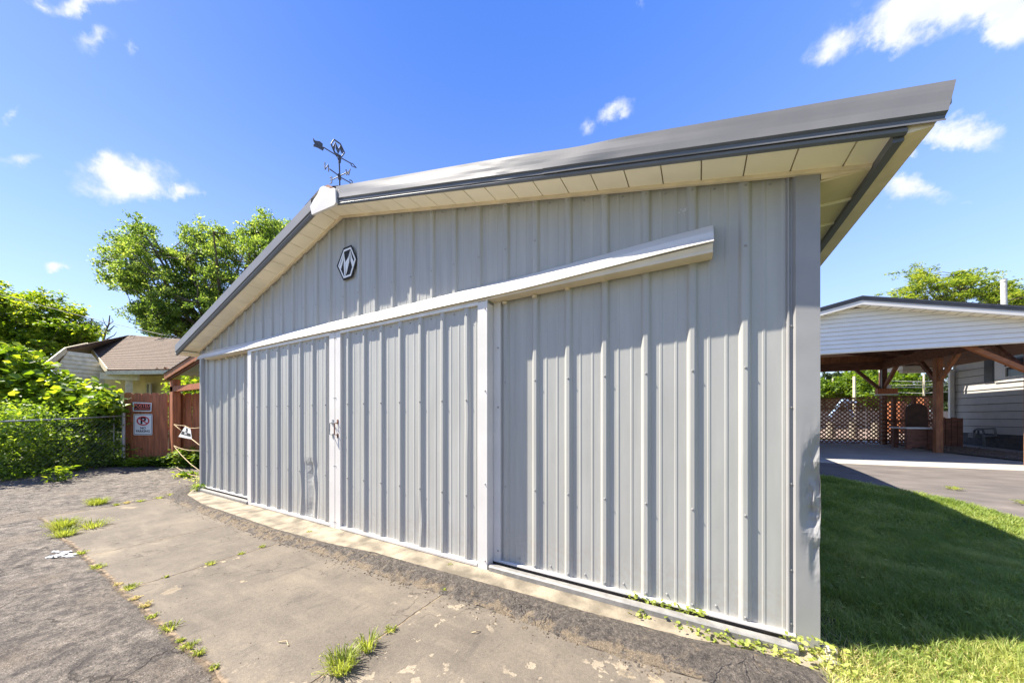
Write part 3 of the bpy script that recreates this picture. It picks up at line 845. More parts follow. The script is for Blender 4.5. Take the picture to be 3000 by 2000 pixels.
    def dentr(x, z, dy):
        a = math.exp(-((x + 3.14) / .06) ** 2 - ((z - .28) / .16) ** 2) + math.exp(-((x + 2.53) / .05) ** 2 - ((z - 1.35) / .3) ** 2) * .5
        return (a * .014, a * .006 + .001 * mnoise.noise(Vector((x * 3, z * 1.4, 3))))
    zt = 2.405
    for nm, x0, x1, r0, dn, lab in (('sliding_door', -6.885, -4.585, -6.594, dentd, 'dented left sliding door'), ('sliding_door', -4.575, -2.305, -4.339, dentr, 'straighter right sliding door')):
        ribs_ = [r0 + .3 * k for k in range(8) if r0 + .3 * k < x1 - .1]
        mb = MB()
        rows, n = panel(x0 + .03, x1 - .03, [c for c in ribs_], lambda x: .0, lambda x: zt, -.103, 44, dn)
        mb.sweep([0] * n, rows)
        sp = []
        for c in ribs_:
            for z in (.62, 1.52, 2.33): sp.append((c, -.125, z))
            sp.append((c + .14, -.104, 2.36))
        screws(mb, sp)
        d = part(nm, mb, [M['door'], M['screw']], g); d['label'] = lab
        # frame: stiles, head, foot
        for (a, b) in ((x0, x0 + (.115 if x0 < -6 else .105)), (x1 - (.115 if x0 < -6 else .095), x1)):
            mb = MB(); mb.box(a, b, -.132, -.095, -.035, 2.42)
            if b == x1 and x0 > -5: mb.box(x1 - .004, x1 + .012, -.1325, -.034, -.034, 2.435)
            screws(mb, [(a + .012 if a == x0 else b - .012, -.132, z) for z in (.05, .75, 1.6, 2.35)], .006, 1)
            part('stile', mb, [M['white'], M['screw']], d, bevel=.003)
        mb = MB(); mb.box(x0 + .1, x1 - .09, -.134, -.096, 2.395, 2.423); part('head_rail', mb, M['whitedirty'], d)
        mb = MB()
        mb.sweep([0] * 5, [[(x, -.10, .012), (x, -.128, .010), (x, -.135, -.002), (x, -.133, -.022), (x, -.11, -.028)] for x in (x0 + .11, x1 - .10)])
        part('foot_rail', mb, M['white'], d)
        mb = MB(); mb.box(x0 + .03, x1 - .03, -.045, -.038, 0, 2.40); part('backing', mb, M['found'], d)
        # pull handle
        hx = x1 - .035 if x0 < -6 else x0 + .055
        mb = MB(); zc_ = 1.215
        mb.tube([(hx, -.132, zc_ + .075), (hx, -.175, zc_ + .07), (hx, -.178, zc_ - .07), (hx, -.132, zc_ - .075)], .007, 8)
        mb.box(hx - .012, hx + .012, -.138, -.131, zc_ + .06, zc_ + .115); mb.box(hx - .012, hx + .012, -.138, -.131, zc_ - .115, zc_ - .06)
        part('pull_handle', mb, M['rust'] if x0 > -5 else M['steel'], d)
    mb = MB(); mb.tube([(-4.62, -.14, 1.285), (-4.58, -.165, 1.29), (-4.535, -.14, 1.285)], .005, 6)
    mb.box(-4.645, -4.62, -.141, -.131, 1.27, 1.30)
    part('hasp', mb, M['steel'], g)
    mb = MB(); mb.prism([(-2.31, -.120, 2.452), (-2.2, -.034, 2.40), (-2.2, -.034, 2.455)], (0, 0, 0.0))
    mb = MB(); mb.box(-2.302, -2.288, -.125, -.03, 2.40, 2.46); screws(mb, [], 0)
    part('track_bracket', mb, M['steel'], g)
build_garage()

# ------------------------------------------------------------ emblem on the gable and weathervane
def z3c(x, y):                 # pixel of an enlarged detail -> picture position
    return (850 + x * .3315) / S, (380 + y * .3315) / S
def build_emblem():
    P = lambda pts, yy: [hit(*z3c(x, y), (0, yy), (0, 1)) for x, y in pts]
    t = thing('emblem_plaque', 'small black and white elongated hexagon emblem on the garage gable', 'emblem', (-4.51, -.03, 3.3))
    mb = MB(); mb.prism(P([(470, 1047), (540, 1018), (592, 1142), (545, 1302), (470, 1330), (411, 1205)], -.028), (0, .006, 0))
    part('backing', mb, M['pvcblack'], t)
    mb = MB()
    o_ = [(474, 1062), (536, 1036), (579, 1144), (535, 1290), (472, 1312), (424, 1204)]
    i_ = [(478, 1078), (532, 1054), (568, 1144), (529, 1276), (476, 1297), (435, 1204)]
    a = P(o_, -.031); b = P(i_, -.031)
    mb.add(a + b, [(k, (k + 1) % 6, (k + 1) % 6 + 6, k + 6) for k in range(6)])
    a2 = [p + Vector((0, .003, 0)) for p in a]; mb.add(a + a2, [(k, (k + 1) % 6, (k + 1) % 6 + 6, k + 6) for k in range(6)])
    part('white_outline', mb, M['signwhite'], t)
    mb = MB()
    for q in ([(474, 1085), (470, 1150), (448, 1232), (436, 1210), (458, 1150)], [(474, 1085), (480, 1130), (488, 1176), (490, 1290), (478, 1292), (474, 1200)],
              [(531, 1062), (516, 1120), (494, 1160), (486, 1176), (486, 1292), (498, 1260), (520, 1170)], [(531, 1062), (545, 1130), (566, 1180), (552, 1225), (534, 1160)]):
        mb.prism(P(q, -.0315), (0, .004, 0))
    part('white_lettering', mb, M['signwhite'], t)
build_emblem()
def dropping():
    mb = MB()
    for dx, dz, r_ in ((0, 0, .016), (.02, .012, .008), (-.018, .006, .009), (.004, -.03, .006), (.008, -.05, .004), (.035, -.005, .005), (-.03, -.012, .005), (-.01, .03, .004)):
        c = hit(1571, 482, (0, -.0015), (0, 1)) + Vector((dx, 0, dz)); n = 9
        mb.add([c + Vector((r_ * random.uniform(.6, 1.3) * math.cos(k * 6.283 / n), 0, r_ * random.uniform(.6, 1.3) * math.sin(k * 6.283 / n))) for k in range(n)], [tuple(range(n))])
    tag(part('bird_dropping', mb, M['plastic'], fixn=False), 'pale bird dropping splattered high on the garage wall', 'stain')
dropping()

def build_vane():
    base = Vector((-4.6, -.06, 4.10))
    t = thing('weathervane', 'black iron weathervane with arrow and compass letters on the garage ridge', 'weathervane', base)
    f = Vector((-.4924, .8704, 0)); r = Vector((.8704, .4924, 0))
    d1 = (r * math.sin(R(34)) + f * math.cos(R(34))); n1 = Vector((-d1.y, d1.x, 0))
    d2 = (r * math.cos(R(34)) - f * math.sin(R(34))); n2 = Vector((-d2.y, d2.x, 0))
    P1 = lambda x, y: hit(*z3c(x, y), base, n1)
    P2 = lambda x, y: hit(*z3c(x, y), base, n2)
    mb = MB(); mb.tube([base, P1(438, 480), P1(436, 340), P1(430, 238)], .009, 8); mb.tube([P1(442, 240), P1(436, 290)], .016, 8)
    part('mast', mb, M['iron'], t)
    mb = MB(); mb.tube([base + Vector((-.12, -.05, -.06)), base + Vector((0, 0, .12))], .009, 6); mb.tube([base + Vector((.12, .05, -.06)), base + Vector((0, 0, .12))], .009, 6)
    part('foot', mb, M['iron'], t)
    off = n1 * .006
    mb = MB()
    mb.tube([P1(292, 155), P1(385, 212), P1(450, 250), P1(540, 300)], .007, 6)
    mb.prism([P1(*q) for q in ((202, 72), (220, 96), (262, 103), (288, 124), (288, 150), (300, 162), (292, 186), (245, 160), (218, 150), (208, 152), (206, 132), (220, 122), (206, 98))], off)
    for a, b in (((535, 298), (545, 322)), ((545, 322), (585, 338)), ((585, 338), (552, 300)), ((552, 300), (535, 298))):
        mb.beam(P1(*a), P1(*b), .008, .008)
    mb.tube([P1(400, 222), P1(418, 245), P1(432, 282)], .005, 6)
    part('arrow', mb, M['iron'], t)
    mb = MB()
    hx = [(388, 88), (443, 126), (480, 205), (455, 240), (396, 205), (362, 128)]
    for k in range(6): mb.beam(P1(*hx[k]), P1(*hx[(k + 1) % 6]), .014, .012)
    for q in ([(372, 160), (400, 108), (396, 165), (390, 205)], [(400, 108), (428, 168), (426, 215), (402, 160)], [(426, 215), (428, 168), (443, 140), (438, 190)], [(443, 130), (470, 205), (458, 210), (440, 168)]):
        mb.prism([P1(*p) for p in q], off)
    part('hexagon_emblem', mb, M['iron'], t)
    mb = MB(); mb.tube([P1(345, 345), P1(410, 392), P1(432, 415), P1(465, 432), P1(530, 468)], .007, 6)
    mb.tube([P2(375, 440), P2(415, 422), P2(440, 410), P2(462, 398), P2(495, 382)], .006, 6)
    mb.tube([P1(438, 440), P1(434, 395)], .02, 8)
    part('compass_arms', mb, M['iron'], t)
    L_ = {'letter_north': (P1, [[(306, 290), (308, 352)], [(308, 352), (336, 310)], [(336, 310), (340, 372)]]),
          'letter_south': (P1, [[(524, 446), (540, 448)], [(540, 448), (550, 462)], [(550, 462), (548, 474)], [(548, 474), (528, 474)]]),
          'letter_west': (P2, [[(494, 352), (498, 402)], [(498, 402), (512, 366)], [(512, 366), (517, 402)], [(517, 402), (530, 346)]]),
          'letter_east': (P2, [[(369, 418), (368, 470)], [(369, 418), (350, 425)], [(368, 442), (354, 447)], [(368, 470), (350, 476)]])}
    for nm, (P, segs) in L_.items():
        mb = MB()
        for a, b in segs: mb.beam(P(*a), P(*b), .009, .009)
        part(nm, mb, M['iron'], t)
build_vane()

# ------------------------------------------------------------ lettering
def text(name, body, size, m, parent, o, xdir, ydir, extrude=.0008, sx=1.0, bold=.0):
    cu = bpy.data.curves.new(name, 'FONT'); cu.body = body; cu.size = size; cu.align_x = 'CENTER'; cu.align_y = 'CENTER'; cu.extrude = extrude; cu.offset = bold
    cu.resolution_u = 3
    to = bpy.data.objects.new(name, cu); C.objects.link(to)
    bpy.context.view_layer.update()
    me = bpy.data.meshes.new_from_object(to.evaluated_get(bpy.context.evaluated_depsgraph_get()))
    bpy.data.objects.remove(to); bpy.data.curves.remove(cu)
    X = Vector(xdir).normalized(); Y = Vector(ydir).normalized(); Z = X.cross(Y).normalized(); Y = Z.cross(X)
    og = origin_of(parent)
    mt = Matrix(((X.x * sx, Y.x, Z.x, o[0] - og.x), (X.y * sx, Y.y, Z.y, o[1] - og.y), (X.z * sx, Y.z, Z.z, o[2] - og.z), (0, 0, 0, 1)))
    me.transform(mt); me.name = name
    me.materials.clear()
    return link(name, me, m, parent)

# ------------------------------------------------------------ wooden fence, signs, lean-to, rope
FA = Vector((-13.976, -.072)); FB = Vector((-12.336, .971)); FD = (FB - FA).normalized(); FN = Vector((-FD.y, FD.x))   # fn away from camera
FNn = (FN.x, FN.y)
def fz(x, y): return G(x, y)
def build_fence():
    t = thing('picket_fence', 'red-brown dog-eared picket fence beside the garage', 'fence', (FA.x, FA.y, .08))
    mb = MB(); s = 0; k = 0
    tops = [(285, 900), (460, 906)]
    while s < 3.1:
        wd = .205 if s > .9 else .225
        p0 = FA + FD * s; p1 = FA + FD * (s + wd - (.024 if 3 < k else .014))
        zb = G(p0.x, p0.y) - .03; zt = 2.02 - .015 * s + random.uniform(-.012, .012)
        c = .045
        poly = [(p0.x, p0.y, zb), (p1.x, p1.y, zb), (p1.x, p1.y, zt - c), ((p0.lerp(p1, .8)).x, (p0.lerp(p1, .8)).y, zt), ((p0.lerp(p1, .2)).x, (p0.lerp(p1, .2)).y, zt), (p0.x, p0.y, zt - c)]
        j = random.uniform(-.004, .004)
        poly = [(a - FN.x * j, b - FN.y * j, z) for a, b, z in poly]
        mb.prism(poly, (FN.x * .018, FN.y * .018, 0)); s += wd; k += 1
    part('pickets', mb, M['fence'], t)
    for z in (.45, 1.05, 1.7):
        mb = MB(); a = FA + FN * .045; b = FA + FD * 3.1 + FN * .045
        mb.beam((a.x, a.y, z), (b.x, b.y, z), .04, .085); part('rail', mb, M['fence'], t)
    return t
build_fence()
def z2(x, y): return (300 + x * .2551) / S, (1050 + y * .2551) / S
def build_signs():
    X = (FD.x, FD.y, 0); pl = (FA.x - FN.x * .03, FA.y - FN.y * .03)
    P = lambda x, y, o=0: hit(*z2(x, y), (pl[0] - FN.x * o, pl[1] - FN.y * o), FNn)
    c = P(456, 555)
    t = thing('trespass_sign', 'black and orange-red posted no trespassing sign with white border', 'sign', c)
    mb = MB(); mb.prism([P(347, 500), P(565, 508), P(560, 608), P(350, 606)], (FN.x * .004, FN.y * .004, 0)); part('border', mb, M['signwhite'], t)
    mb = MB(); mb.prism([P(360, 511, .003), P(553, 518, .003), P(550, 597, .003), P(362, 595, .003)], (FN.x * .002, FN.y * .002, 0)); part('panel', mb, M['pvcblack'], t)
    text('lettering', 'POSTED', .135, M['signorange'], t, P(456, 540, .006), X, (0, 0, 1), sx=.85, bold=.001)
    text('lettering', 'NO TRESPASSING', .068, M['signorange'], t, P(456, 579, .006), X, (0, 0, 1), sx=.72, bold=0)
    c = P(465, 755)
    t = thing('parking_sign', 'white no parking sign with red circle on the picket fence', 'sign', c)
    def rr(x0, y0, x1, y1, r, o):
        pts = []
        for cx, cy, a0 in ((x1 - r, y0 + r, -90), (x1 - r, y1 - r, 0), (x0 + r, y1 - r, 90), (x0 + r, y0 + r, 180)):
            for k in range(5):
                a = R(a0 + 22.5 * k); pts.append(P(cx + r * math.cos(a), cy + r * math.sin(a), o))
        return pts
    mb = MB(); mb.prism(rr(357, 637, 573, 877, 12, .0), (FN.x * .004, FN.y * .004, 0)); part('plate', mb, M['signwhite'], t)
    mb = MB(); a = rr(364, 644, 566, 869, 10, .002); b = rr(368, 648, 562, 865, 9, .002); n = len(a)
    mb.add(a + b, [(k, (k + 1) % n, (k + 1) % n + n, k + n) for k in range(n)]); part('border_line', mb, M['pvcblack'], t, fixn=False)
    text('letter_p', 'P', .24, M['pvcblack'], t, P(466, 716, .003), X, (0, 0, 1), bold=.008, sx=1.2)
    mb = MB(); cx, cy = 466, 715; n = 36
    o1 = [P(cx + 74 * math.cos(2 * math.pi * k / n), cy + 53 * math.sin(2 * math.pi * k / n), .006) for k in range(n)]
    o2 = [P(cx + 59 * math.cos(2 * math.pi * k / n), cy + 41 * math.sin(2 * math.pi * k / n), .006) for k in range(n)]
    mb.add(o1 + o2, [(k, (k + 1) % n, (k + 1) % n + n, k + n) for k in range(n)])
    mb.add([P(418, 690, .0065), P(428, 682, .0065), P(516, 740, .0065), P(506, 748, .0065)], [(0, 1, 2, 3)])
    part('prohibition_ring', mb, M['signred'], t, fixn=False)
    text('lettering', 'NO', .085, M['pvcblack'], t, P(466, 798, .003), X, (0, 0, 1), bold=.0015, sx=1.05)
    text('lettering', 'PARKING', .085, M['pvcblack'], t, P(465, 834, .003), X, (0, 0, 1), bold=.0015, sx=1.0)
build_signs()

def build_leanto():
    t = thing('lean_to_roof', 'brown timber lean-to roof on posts at the left side of the garage', 'shelter', (-12.7, .5, .1))
    z0, z1 = 2.42, 2.78
    mb = MB(); mb.beam((-12.85, .42, z0 - .0), (-9.5, .42, z0 + .54), .03, .15, up=(0, 0, 1)); part('fascia_board', mb, M['orangewood'], t)
    mb = MB(); mb.beam((-12.85, .415, z0 + .082), (-9.5, .415, z0 + .622), .06, .012); part('drip_edge', mb, M['iron'], t)
    mb = MB()
    for k in range(18):
        ya = .44 + k * .16
        mb.add([(-12.85, ya, z0 + .07), (-9.2, ya, z0 + .658), (-9.2, ya + .08, z0 + .678), (-12.85, ya + .08, z0 + .09), (-9.2, ya + .16, z0 + .658), (-12.85, ya + .16, z0 + .07)], [(0, 1, 2, 3), (3, 2, 4, 5)])
    part('corrugated_sheets', mb, M['roof'], t, fixn=False)
    for y in (.47, 1.7, 2.9):
        mb = MB(); mb.beam((-12.8, y, z0 - .04), (-9.2, y, z0 + .53), .045, .12); part('rafter', mb, M['browndark'], t)
    mb = MB(); mb.box(-12.80, -9.2, .50, .60, 2.03, 2.17); part('cross_beam', mb, M['fence'], t)
    for x, y in ((-12.80, .50), (-12.80, 2.95)):
        mb = MB(); mb.box(x, x + .20, y, y + .16, -.02, 2.36); part('post', mb, M['fence'], t, bevel=.006)
build_leanto()

def build_ropes():
    t = thing('rope_barrier', 'sagging yellowish ropes strung between the lean-to post and garage', 'rope', (-12.6, .45, 1.0))
    def P(x, y):
        k = (x - 800) / 338; Z = 8.62 + (6.6 - 8.62) * k
        return Vector(at(*z2(x, y), Z))
    for pts in ([(822, 756), (870, 765), (945, 771), (1000, 798), (1060, 800), (1160, 788)], [(822, 757), (862, 790), (905, 826)], [(1028, 925), (1080, 965), (1150, 1020)],
                [(822, 1000), (870, 1022), (935, 1042), (1000, 1054), (1160, 1060)], [(822, 1000), (850, 1040), (905, 1105), (960, 1160), (1020, 1216), (1160, 1318)],
                [(800, 1218), (850, 1250), (900, 1278), (945, 1304), (1000, 1330), (1060, 1346), (1160, 1366)]):
        mb = MB(); mb.tube([P(*p) for p in pts], .0075, 6); part('rope', mb, M['rope'], t, smooth=True)
    s = thing('hanging_sign', 'bent white and black warning sign hanging on the rope', 'sign', P(945, 850))
    c = [P(952, 772), P(1010, 802), P(1026, 926), P(872, 896)]
    mb = MB(); nrm = (c[1] - c[0]).cross(c[3] - c[0]).normalized()
    if nrm.dot(Vector(CAM) - c[0]) < 0: nrm = -nrm
    mb.prism(c, nrm * -.004); part('plate', mb, M['signwhite'], s)
    def B(u, v, o=.003): return c[0].lerp(c[1], u).lerp(c[3].lerp(c[2], u), v) + nrm * o
    mb = MB(); mb.add([B(.06, .46), B(.95, .50), B(.95, .78), B(.06, .72)], [(0, 1, 2, 3)])
    part('black_band', mb, M['pvcblack'], s, fixn=False)
    xd = (B(.9, .5) - B(.1, .46)); yd = (B(.5, .1) - B(.5, .9))
    text('lettering', 'POSTED', .078, M['pvcblack'], s, B(.5, .24, .002), B(.9, .3) - B(.1, .24), yd, bold=.003, sx=.72)
    text('lettering', 'NO TRESPASSING', .034, M['pvcblack'], s, B(.5, .41, .002), xd, yd, bold=.001, sx=.8)
    text('lettering', 'KEEP OUT', .066, M['signwhite'], s, B(.5, .61, .004), xd, yd, bold=.002, sx=.85)
build_ropes()

def build_chainlink():
    t = thing('chain_link_fence', 'low galvanised chain-link fence buried in leafy undergrowth', 'fence', (-12.8, -1.9, .05))
    a = Vector((-13.1, -2.6)); a0 = Vector(at(0, 968, 6.6)[:2]); b = Vector(at(279, 955, 8.55)[:2])
    d = (b - a0).normalized(); a = a0 - d * 3.0
    za, zb = 1.215, 1.40
    def zt(s): return 1.27 + (1.395 - 1.27) * s / (b - a0).length
    Lg = (b - a0).length
    mb = MB(); mb.tube([(a.x, a.y, zt(-3)), (a0.x, a0.y, zt(0)), (a0.x + d.x * Lg * .5, a0.y + d.y * Lg * .5, zt(Lg * .5) - .012), (b.x, b.y, zt(Lg))], .019, 8); part('top_rail', mb, M['steel'], t)
    mb = MB(); mb.tube([(b.x + .03, b.y + .03, -.1), (b.x + .03, b.y + .03, 1.48)], .034, 10); part('end_post', mb, M['steel'], t)
    mb = MB(); mb.tube([(b.x - .10, b.y - .11, .3), (b.x - .10, b.y - .11, 1.40)], .012, 8); part('gate_bar', mb, M['steel'], t)
    for s in (-.6,):
        mb = MB(); mb.tube([(a0.x + d.x * s, a0.y + d.y * s, -.1), (a0.x + d.x * s, a0.y + d.y * s, 1.25)], .024, 8); part('line_post', mb, M['steel'], t)
    mb = MB(); st = .085; H = 1.28
    s = -3.0
    while s < Lg:
        for sg in (1, -1):
            s1 = s + H * .9
            p = (a0.x + d.x * s, a0.y + d.y * s, .0 + (0 if sg > 0 else H)); q_s = min(s1, Lg); fr = (q_s - s) / (H * .9)
            q = (a0.x + d.x * q_s, a0.y + d.y * q_s, (H * fr if sg > 0 else H * (1 - fr)))
            k = (zt(s) - 1.27)
            mb.tube([(p[0], p[1], p[2] + k - .02), (q[0], q[1], q[2] + k - .02)], .0013, 3, caps=False)
        s += st
    part('wire_mesh', mb, M['steel'], t)
build_chainlink()

# ------------------------------------------------------------ yellow house behind the fence
def build_left_house():
    t = thing('yellow_house', 'small old yellow-sided house with brown shingle roof behind the vines', 'house', at(300, 900, 13))
    P = at
    # roof: front slope, clipped gable, far slope
    A = Vector(P(246, 846, 12.0)); B_ = Vector(P(520, 847, 11.6)); Rg = Vector(P(297, 769, 14.2)); Rr = Vector(P(560, 790, 13.6))
    K1 = Vector(P(200, 789, 12.9)); K0 = Vector(P(151, 800, 11.9)); LL = Vector(P(98, 868, 10.6))
    LLb = LL + Vector((-2.4, 2.2, 0)); back = Rr + Vector((-2.2, 3.5, -1.2)); backL = Vector(P(175, 850, 15.8))
    A.z = B_.z = 3.10; LL.z = 3.0
    pn_ = (B_ - A).cross(Rr - A).normalized()
    Rg = hit(297, 769, A, pn_); K1 = hit(200, 789, A, pn_)
    mb = MB(); th = Vector((0, 0, -.09))
    def slab(pts):
        n = len(pts); mb.add(list(pts) + [p + th for p in pts], [tuple(range(n)), tuple(range(2 * n - 1, n - 1, -1))] + [(i, i + n, (i + 1) % n + n, (i + 1) % n) for i in range(n)])
    slab([A, B_, Rr, Rg, K1]); slab([K1, Rg, K0]); slab([K0, Rg, backL, LL]); slab([Rg, Rr, back, backL])
    part('roof', mb, M['shingle'], t)
    # shingle courses as thin shadow lines stand proud of the roof
    mb = MB(); nrm = (B_ - A).cross(Rg - A).normalized()
    if nrm.z < 0: nrm = -nrm
    for k in range(1, 22):
        f = k / 22
        a = A.lerp(K1, f / .62) if f < .62 else K1.lerp(Rg, (f - .62) / .38)
        b = B_.lerp(Rr, f)
        mb.beam(a + nrm * .004, b + nrm * .004, .012, .012)
    part('shingle_courses', mb, M['shingle'], t)
    mb = MB()
    mb.beam(A + Vector((0, 0, -.06)), K1 + Vector((0, 0, -.06)), .03, .20); mb.beam(K1 + Vector((0, 0, -.06)), K0 + Vector((0, 0, -.06)), .03, .19); mb.beam(K0 + Vector((0, 0, -.06)), LL + Vector((0, 0, -.06)), .03, .20)
    part('gable_boards', mb, M['cream'], t)
    mb = MB(); mb.beam(A + Vector((0, 0, -.13)), B_ + Vector((0, 0, -.13)), .12, .13); part('gutter', mb, M['cream'], t)
    mb = MB()   # leaf litter lying in the gutter
    for i in range(70):
        f = random.uniform(.42, .9); p = A.lerp(B_, f) + Vector((random.uniform(-.05, .05), random.uniform(-.05, .08), -.03 + random.random() * .05))
        mb.beam(p, p + Vector((random.uniform(-.12, .12), random.uniform(-.05, .05), random.uniform(0, .05))), .02, .008)
    part('dry_debris', mb, M['orange'], t)['kind'] = 'stuff'
    # walls in lapped courses
    dx = (B_ - A).normalized(); inn = Vector((-.25, .85, 0))
    def lap(p0, p1, z0, z1, m, name, ex=.11):
        mb = MB(); z = z0; outw = Vector((p1 - p0)).cross(Vector((0, 0, 1))).normalized()
        if outw.dot(Vector(CAM) - p0) < 0: outw = -outw
        while z < z1 - .001:
            ze = min(z + ex, z1)
            mb.add([p0.xy.to_3d() + Vector((0, 0, z)) + outw * .016, p1.xy.to_3d() + Vector((0, 0, z)) + outw * .016, p1.xy.to_3d() + Vector((0, 0, ze)), p0.xy.to_3d() + Vector((0, 0, ze))], [(0, 1, 2, 3)])
            mb.add([p0.xy.to_3d() + Vector((0, 0, z)) + outw * .016, p1.xy.to_3d() + Vector((0, 0, z)) + outw * .016, p1.xy.to_3d() + Vector((0, 0, z)), p0.xy.to_3d() + Vector((0, 0, z))], [(0, 1, 2, 3)])
            z = ze
        return part(name, mb, m, t, fixn=False)
    W0 = Vector(P(296, 870, 13.2)); W1 = Vector(P(560, 870, 12.8))
    lap(W0, W1, 0, 3.02, M['yellow'], 'front_wall')
    W2 = Vector(P(250, 870, 12.4)); W3 = Vector(P(120, 870, 11.4))
    # gable wall, set back under the rake
    g0 = Vector(P(112, 870, 11.5)).xy.to_3d(); g1 = Vector(P(240, 870, 12.8)).xy.to_3d()
    out = (g1 - g0).cross(Vector((0, 0, 1))).normalized()
    if out.dot(Vector(CAM) - g0) < 0: out = -out
    gl = (g1 - g0).length; gd = (g1 - g0) / gl
    gp = [(q - g0).dot(gd) for q in (hit(x, y, g0, out) for x, y in ((112, 862), (152, 812), (200, 800), (240, 850)))]
    gz = [hit(x, y, g0, out).z for x, y in ((112, 862), (152, 812), (200, 800), (240, 850))]
    def flim(z):
        lo = gp[0] if z < gz[0] else gp[0] + (gp[1] - gp[0]) * (z - gz[0]) / (gz[1] - gz[0])
        hi = gp[3] if z < gz[3] else gp[3] + (gp[2] - gp[3]) * (z - gz[3]) / (gz[2] - gz[3])
        return lo, hi
    mb = MB(); z = 0
    while z < gz[1] - .02:
        a0, a1 = flim(z); b0, b1 = flim(z + .15)
        mb.add([g0 + gd * a0 + Vector((0, 0, z)) + out * .03, g0 + gd * a1 + Vector((0, 0, z)) + out * .03, g0 + gd * b1 + Vector((0, 0, z + .15)), g0 + gd * b0 + Vector((0, 0, z + .15))], [(0, 1, 2, 3)])
        mb.add([g0 + gd * a0 + Vector((0, 0, z)) + out * .03, g0 + gd * a1 + Vector((0, 0, z)) + out * .03, g0 + gd * a1 + Vector((0, 0, z)), g0 + gd * a0 + Vector((0, 0, z))], [(0, 1, 2, 3)], 1)  # lap undersides coloured dark as the shade beneath each board
        z += .15
    part('gable_wall', mb, [M['cream'], M['groove_lapshade']], t, fixn=False)
    mb = MB(); mb.prism([g1 + Vector((0, 0, 0)), W0.xy.to_3d(), W0.xy.to_3d() + Vector((0, 0, 3.02)), g1 + Vector((0, 0, 3.02))], (.0, .05, 0)); part('porch_wall', mb, M['yellow'], t)
    mb = MB(); mb.beam(Vector(P(232, 863, 12.0)), Vector(P(318, 867, 12.3)), .10, .22); part('porch_beam', mb, M['cream'], t)
    mb = MB(); mb.beam(Vector(P(296, 858, 12.3)), Vector(P(296, 935, 12.3)), .16, .16, up=(0, 1, 0)); part('porch_post', mb, M['cream'], t)
    mb = MB(); mb.beam(Vector(P(288, 860, 12.2)), Vector(P(306, 855, 12.0)), .09, .10); mb.beam(Vector(P(303, 857, 12.1)), Vector(P(311, 855, 12.0)), .14, .16); part('downspout_elbow', mb, M['cream'], t)
    mb = MB(); a = Vector(P(341, 882, 13.0)); b = Vector(P(355, 908, 13.0)); mb.box(min(a.x, b.x), max(a.x, b.x), a.y - .02, a.y + .04, b.z, a.z)
    wdw = part('window', mb, M['glass'], t)
    mb = MB(); mb.beam((min(a.x, b.x) - .03, a.y - .02, a.z), (min(a.x, b.x) - .03, a.y - .02, b.z), .05, .05, up=(0, 1, 0)); mb.beam((max(a.x, b.x) + .03, a.y - .02, a.z), (max(a.x, b.x) + .03, a.y - .02, b.z), .05, .05, up=(0, 1, 0)); mb.beam((min(a.x, b.x), a.y - .02, a.z + .02), (max(a.x, b.x), a.y - .02, a.z + .02), .05, .05)
    part('frame', mb, M['cream'], wdw)
build_left_house()

def cable():
    mb = MB(); a = Vector(at(-120, 640, 15)); b = Vector(at(420, 778, 15)); pts = [a.lerp(b, k / 16) + Vector((0, 0, -.35 * 4 * (k / 16) * (1 - k / 16) * .4)) for k in range(17)]
    mb.tube(pts, .012, 5); tag(part('overhead_cable', mb, M['iron']), 'thin dark cable sloping across the sky over the yellow house', 'cable')
cable()

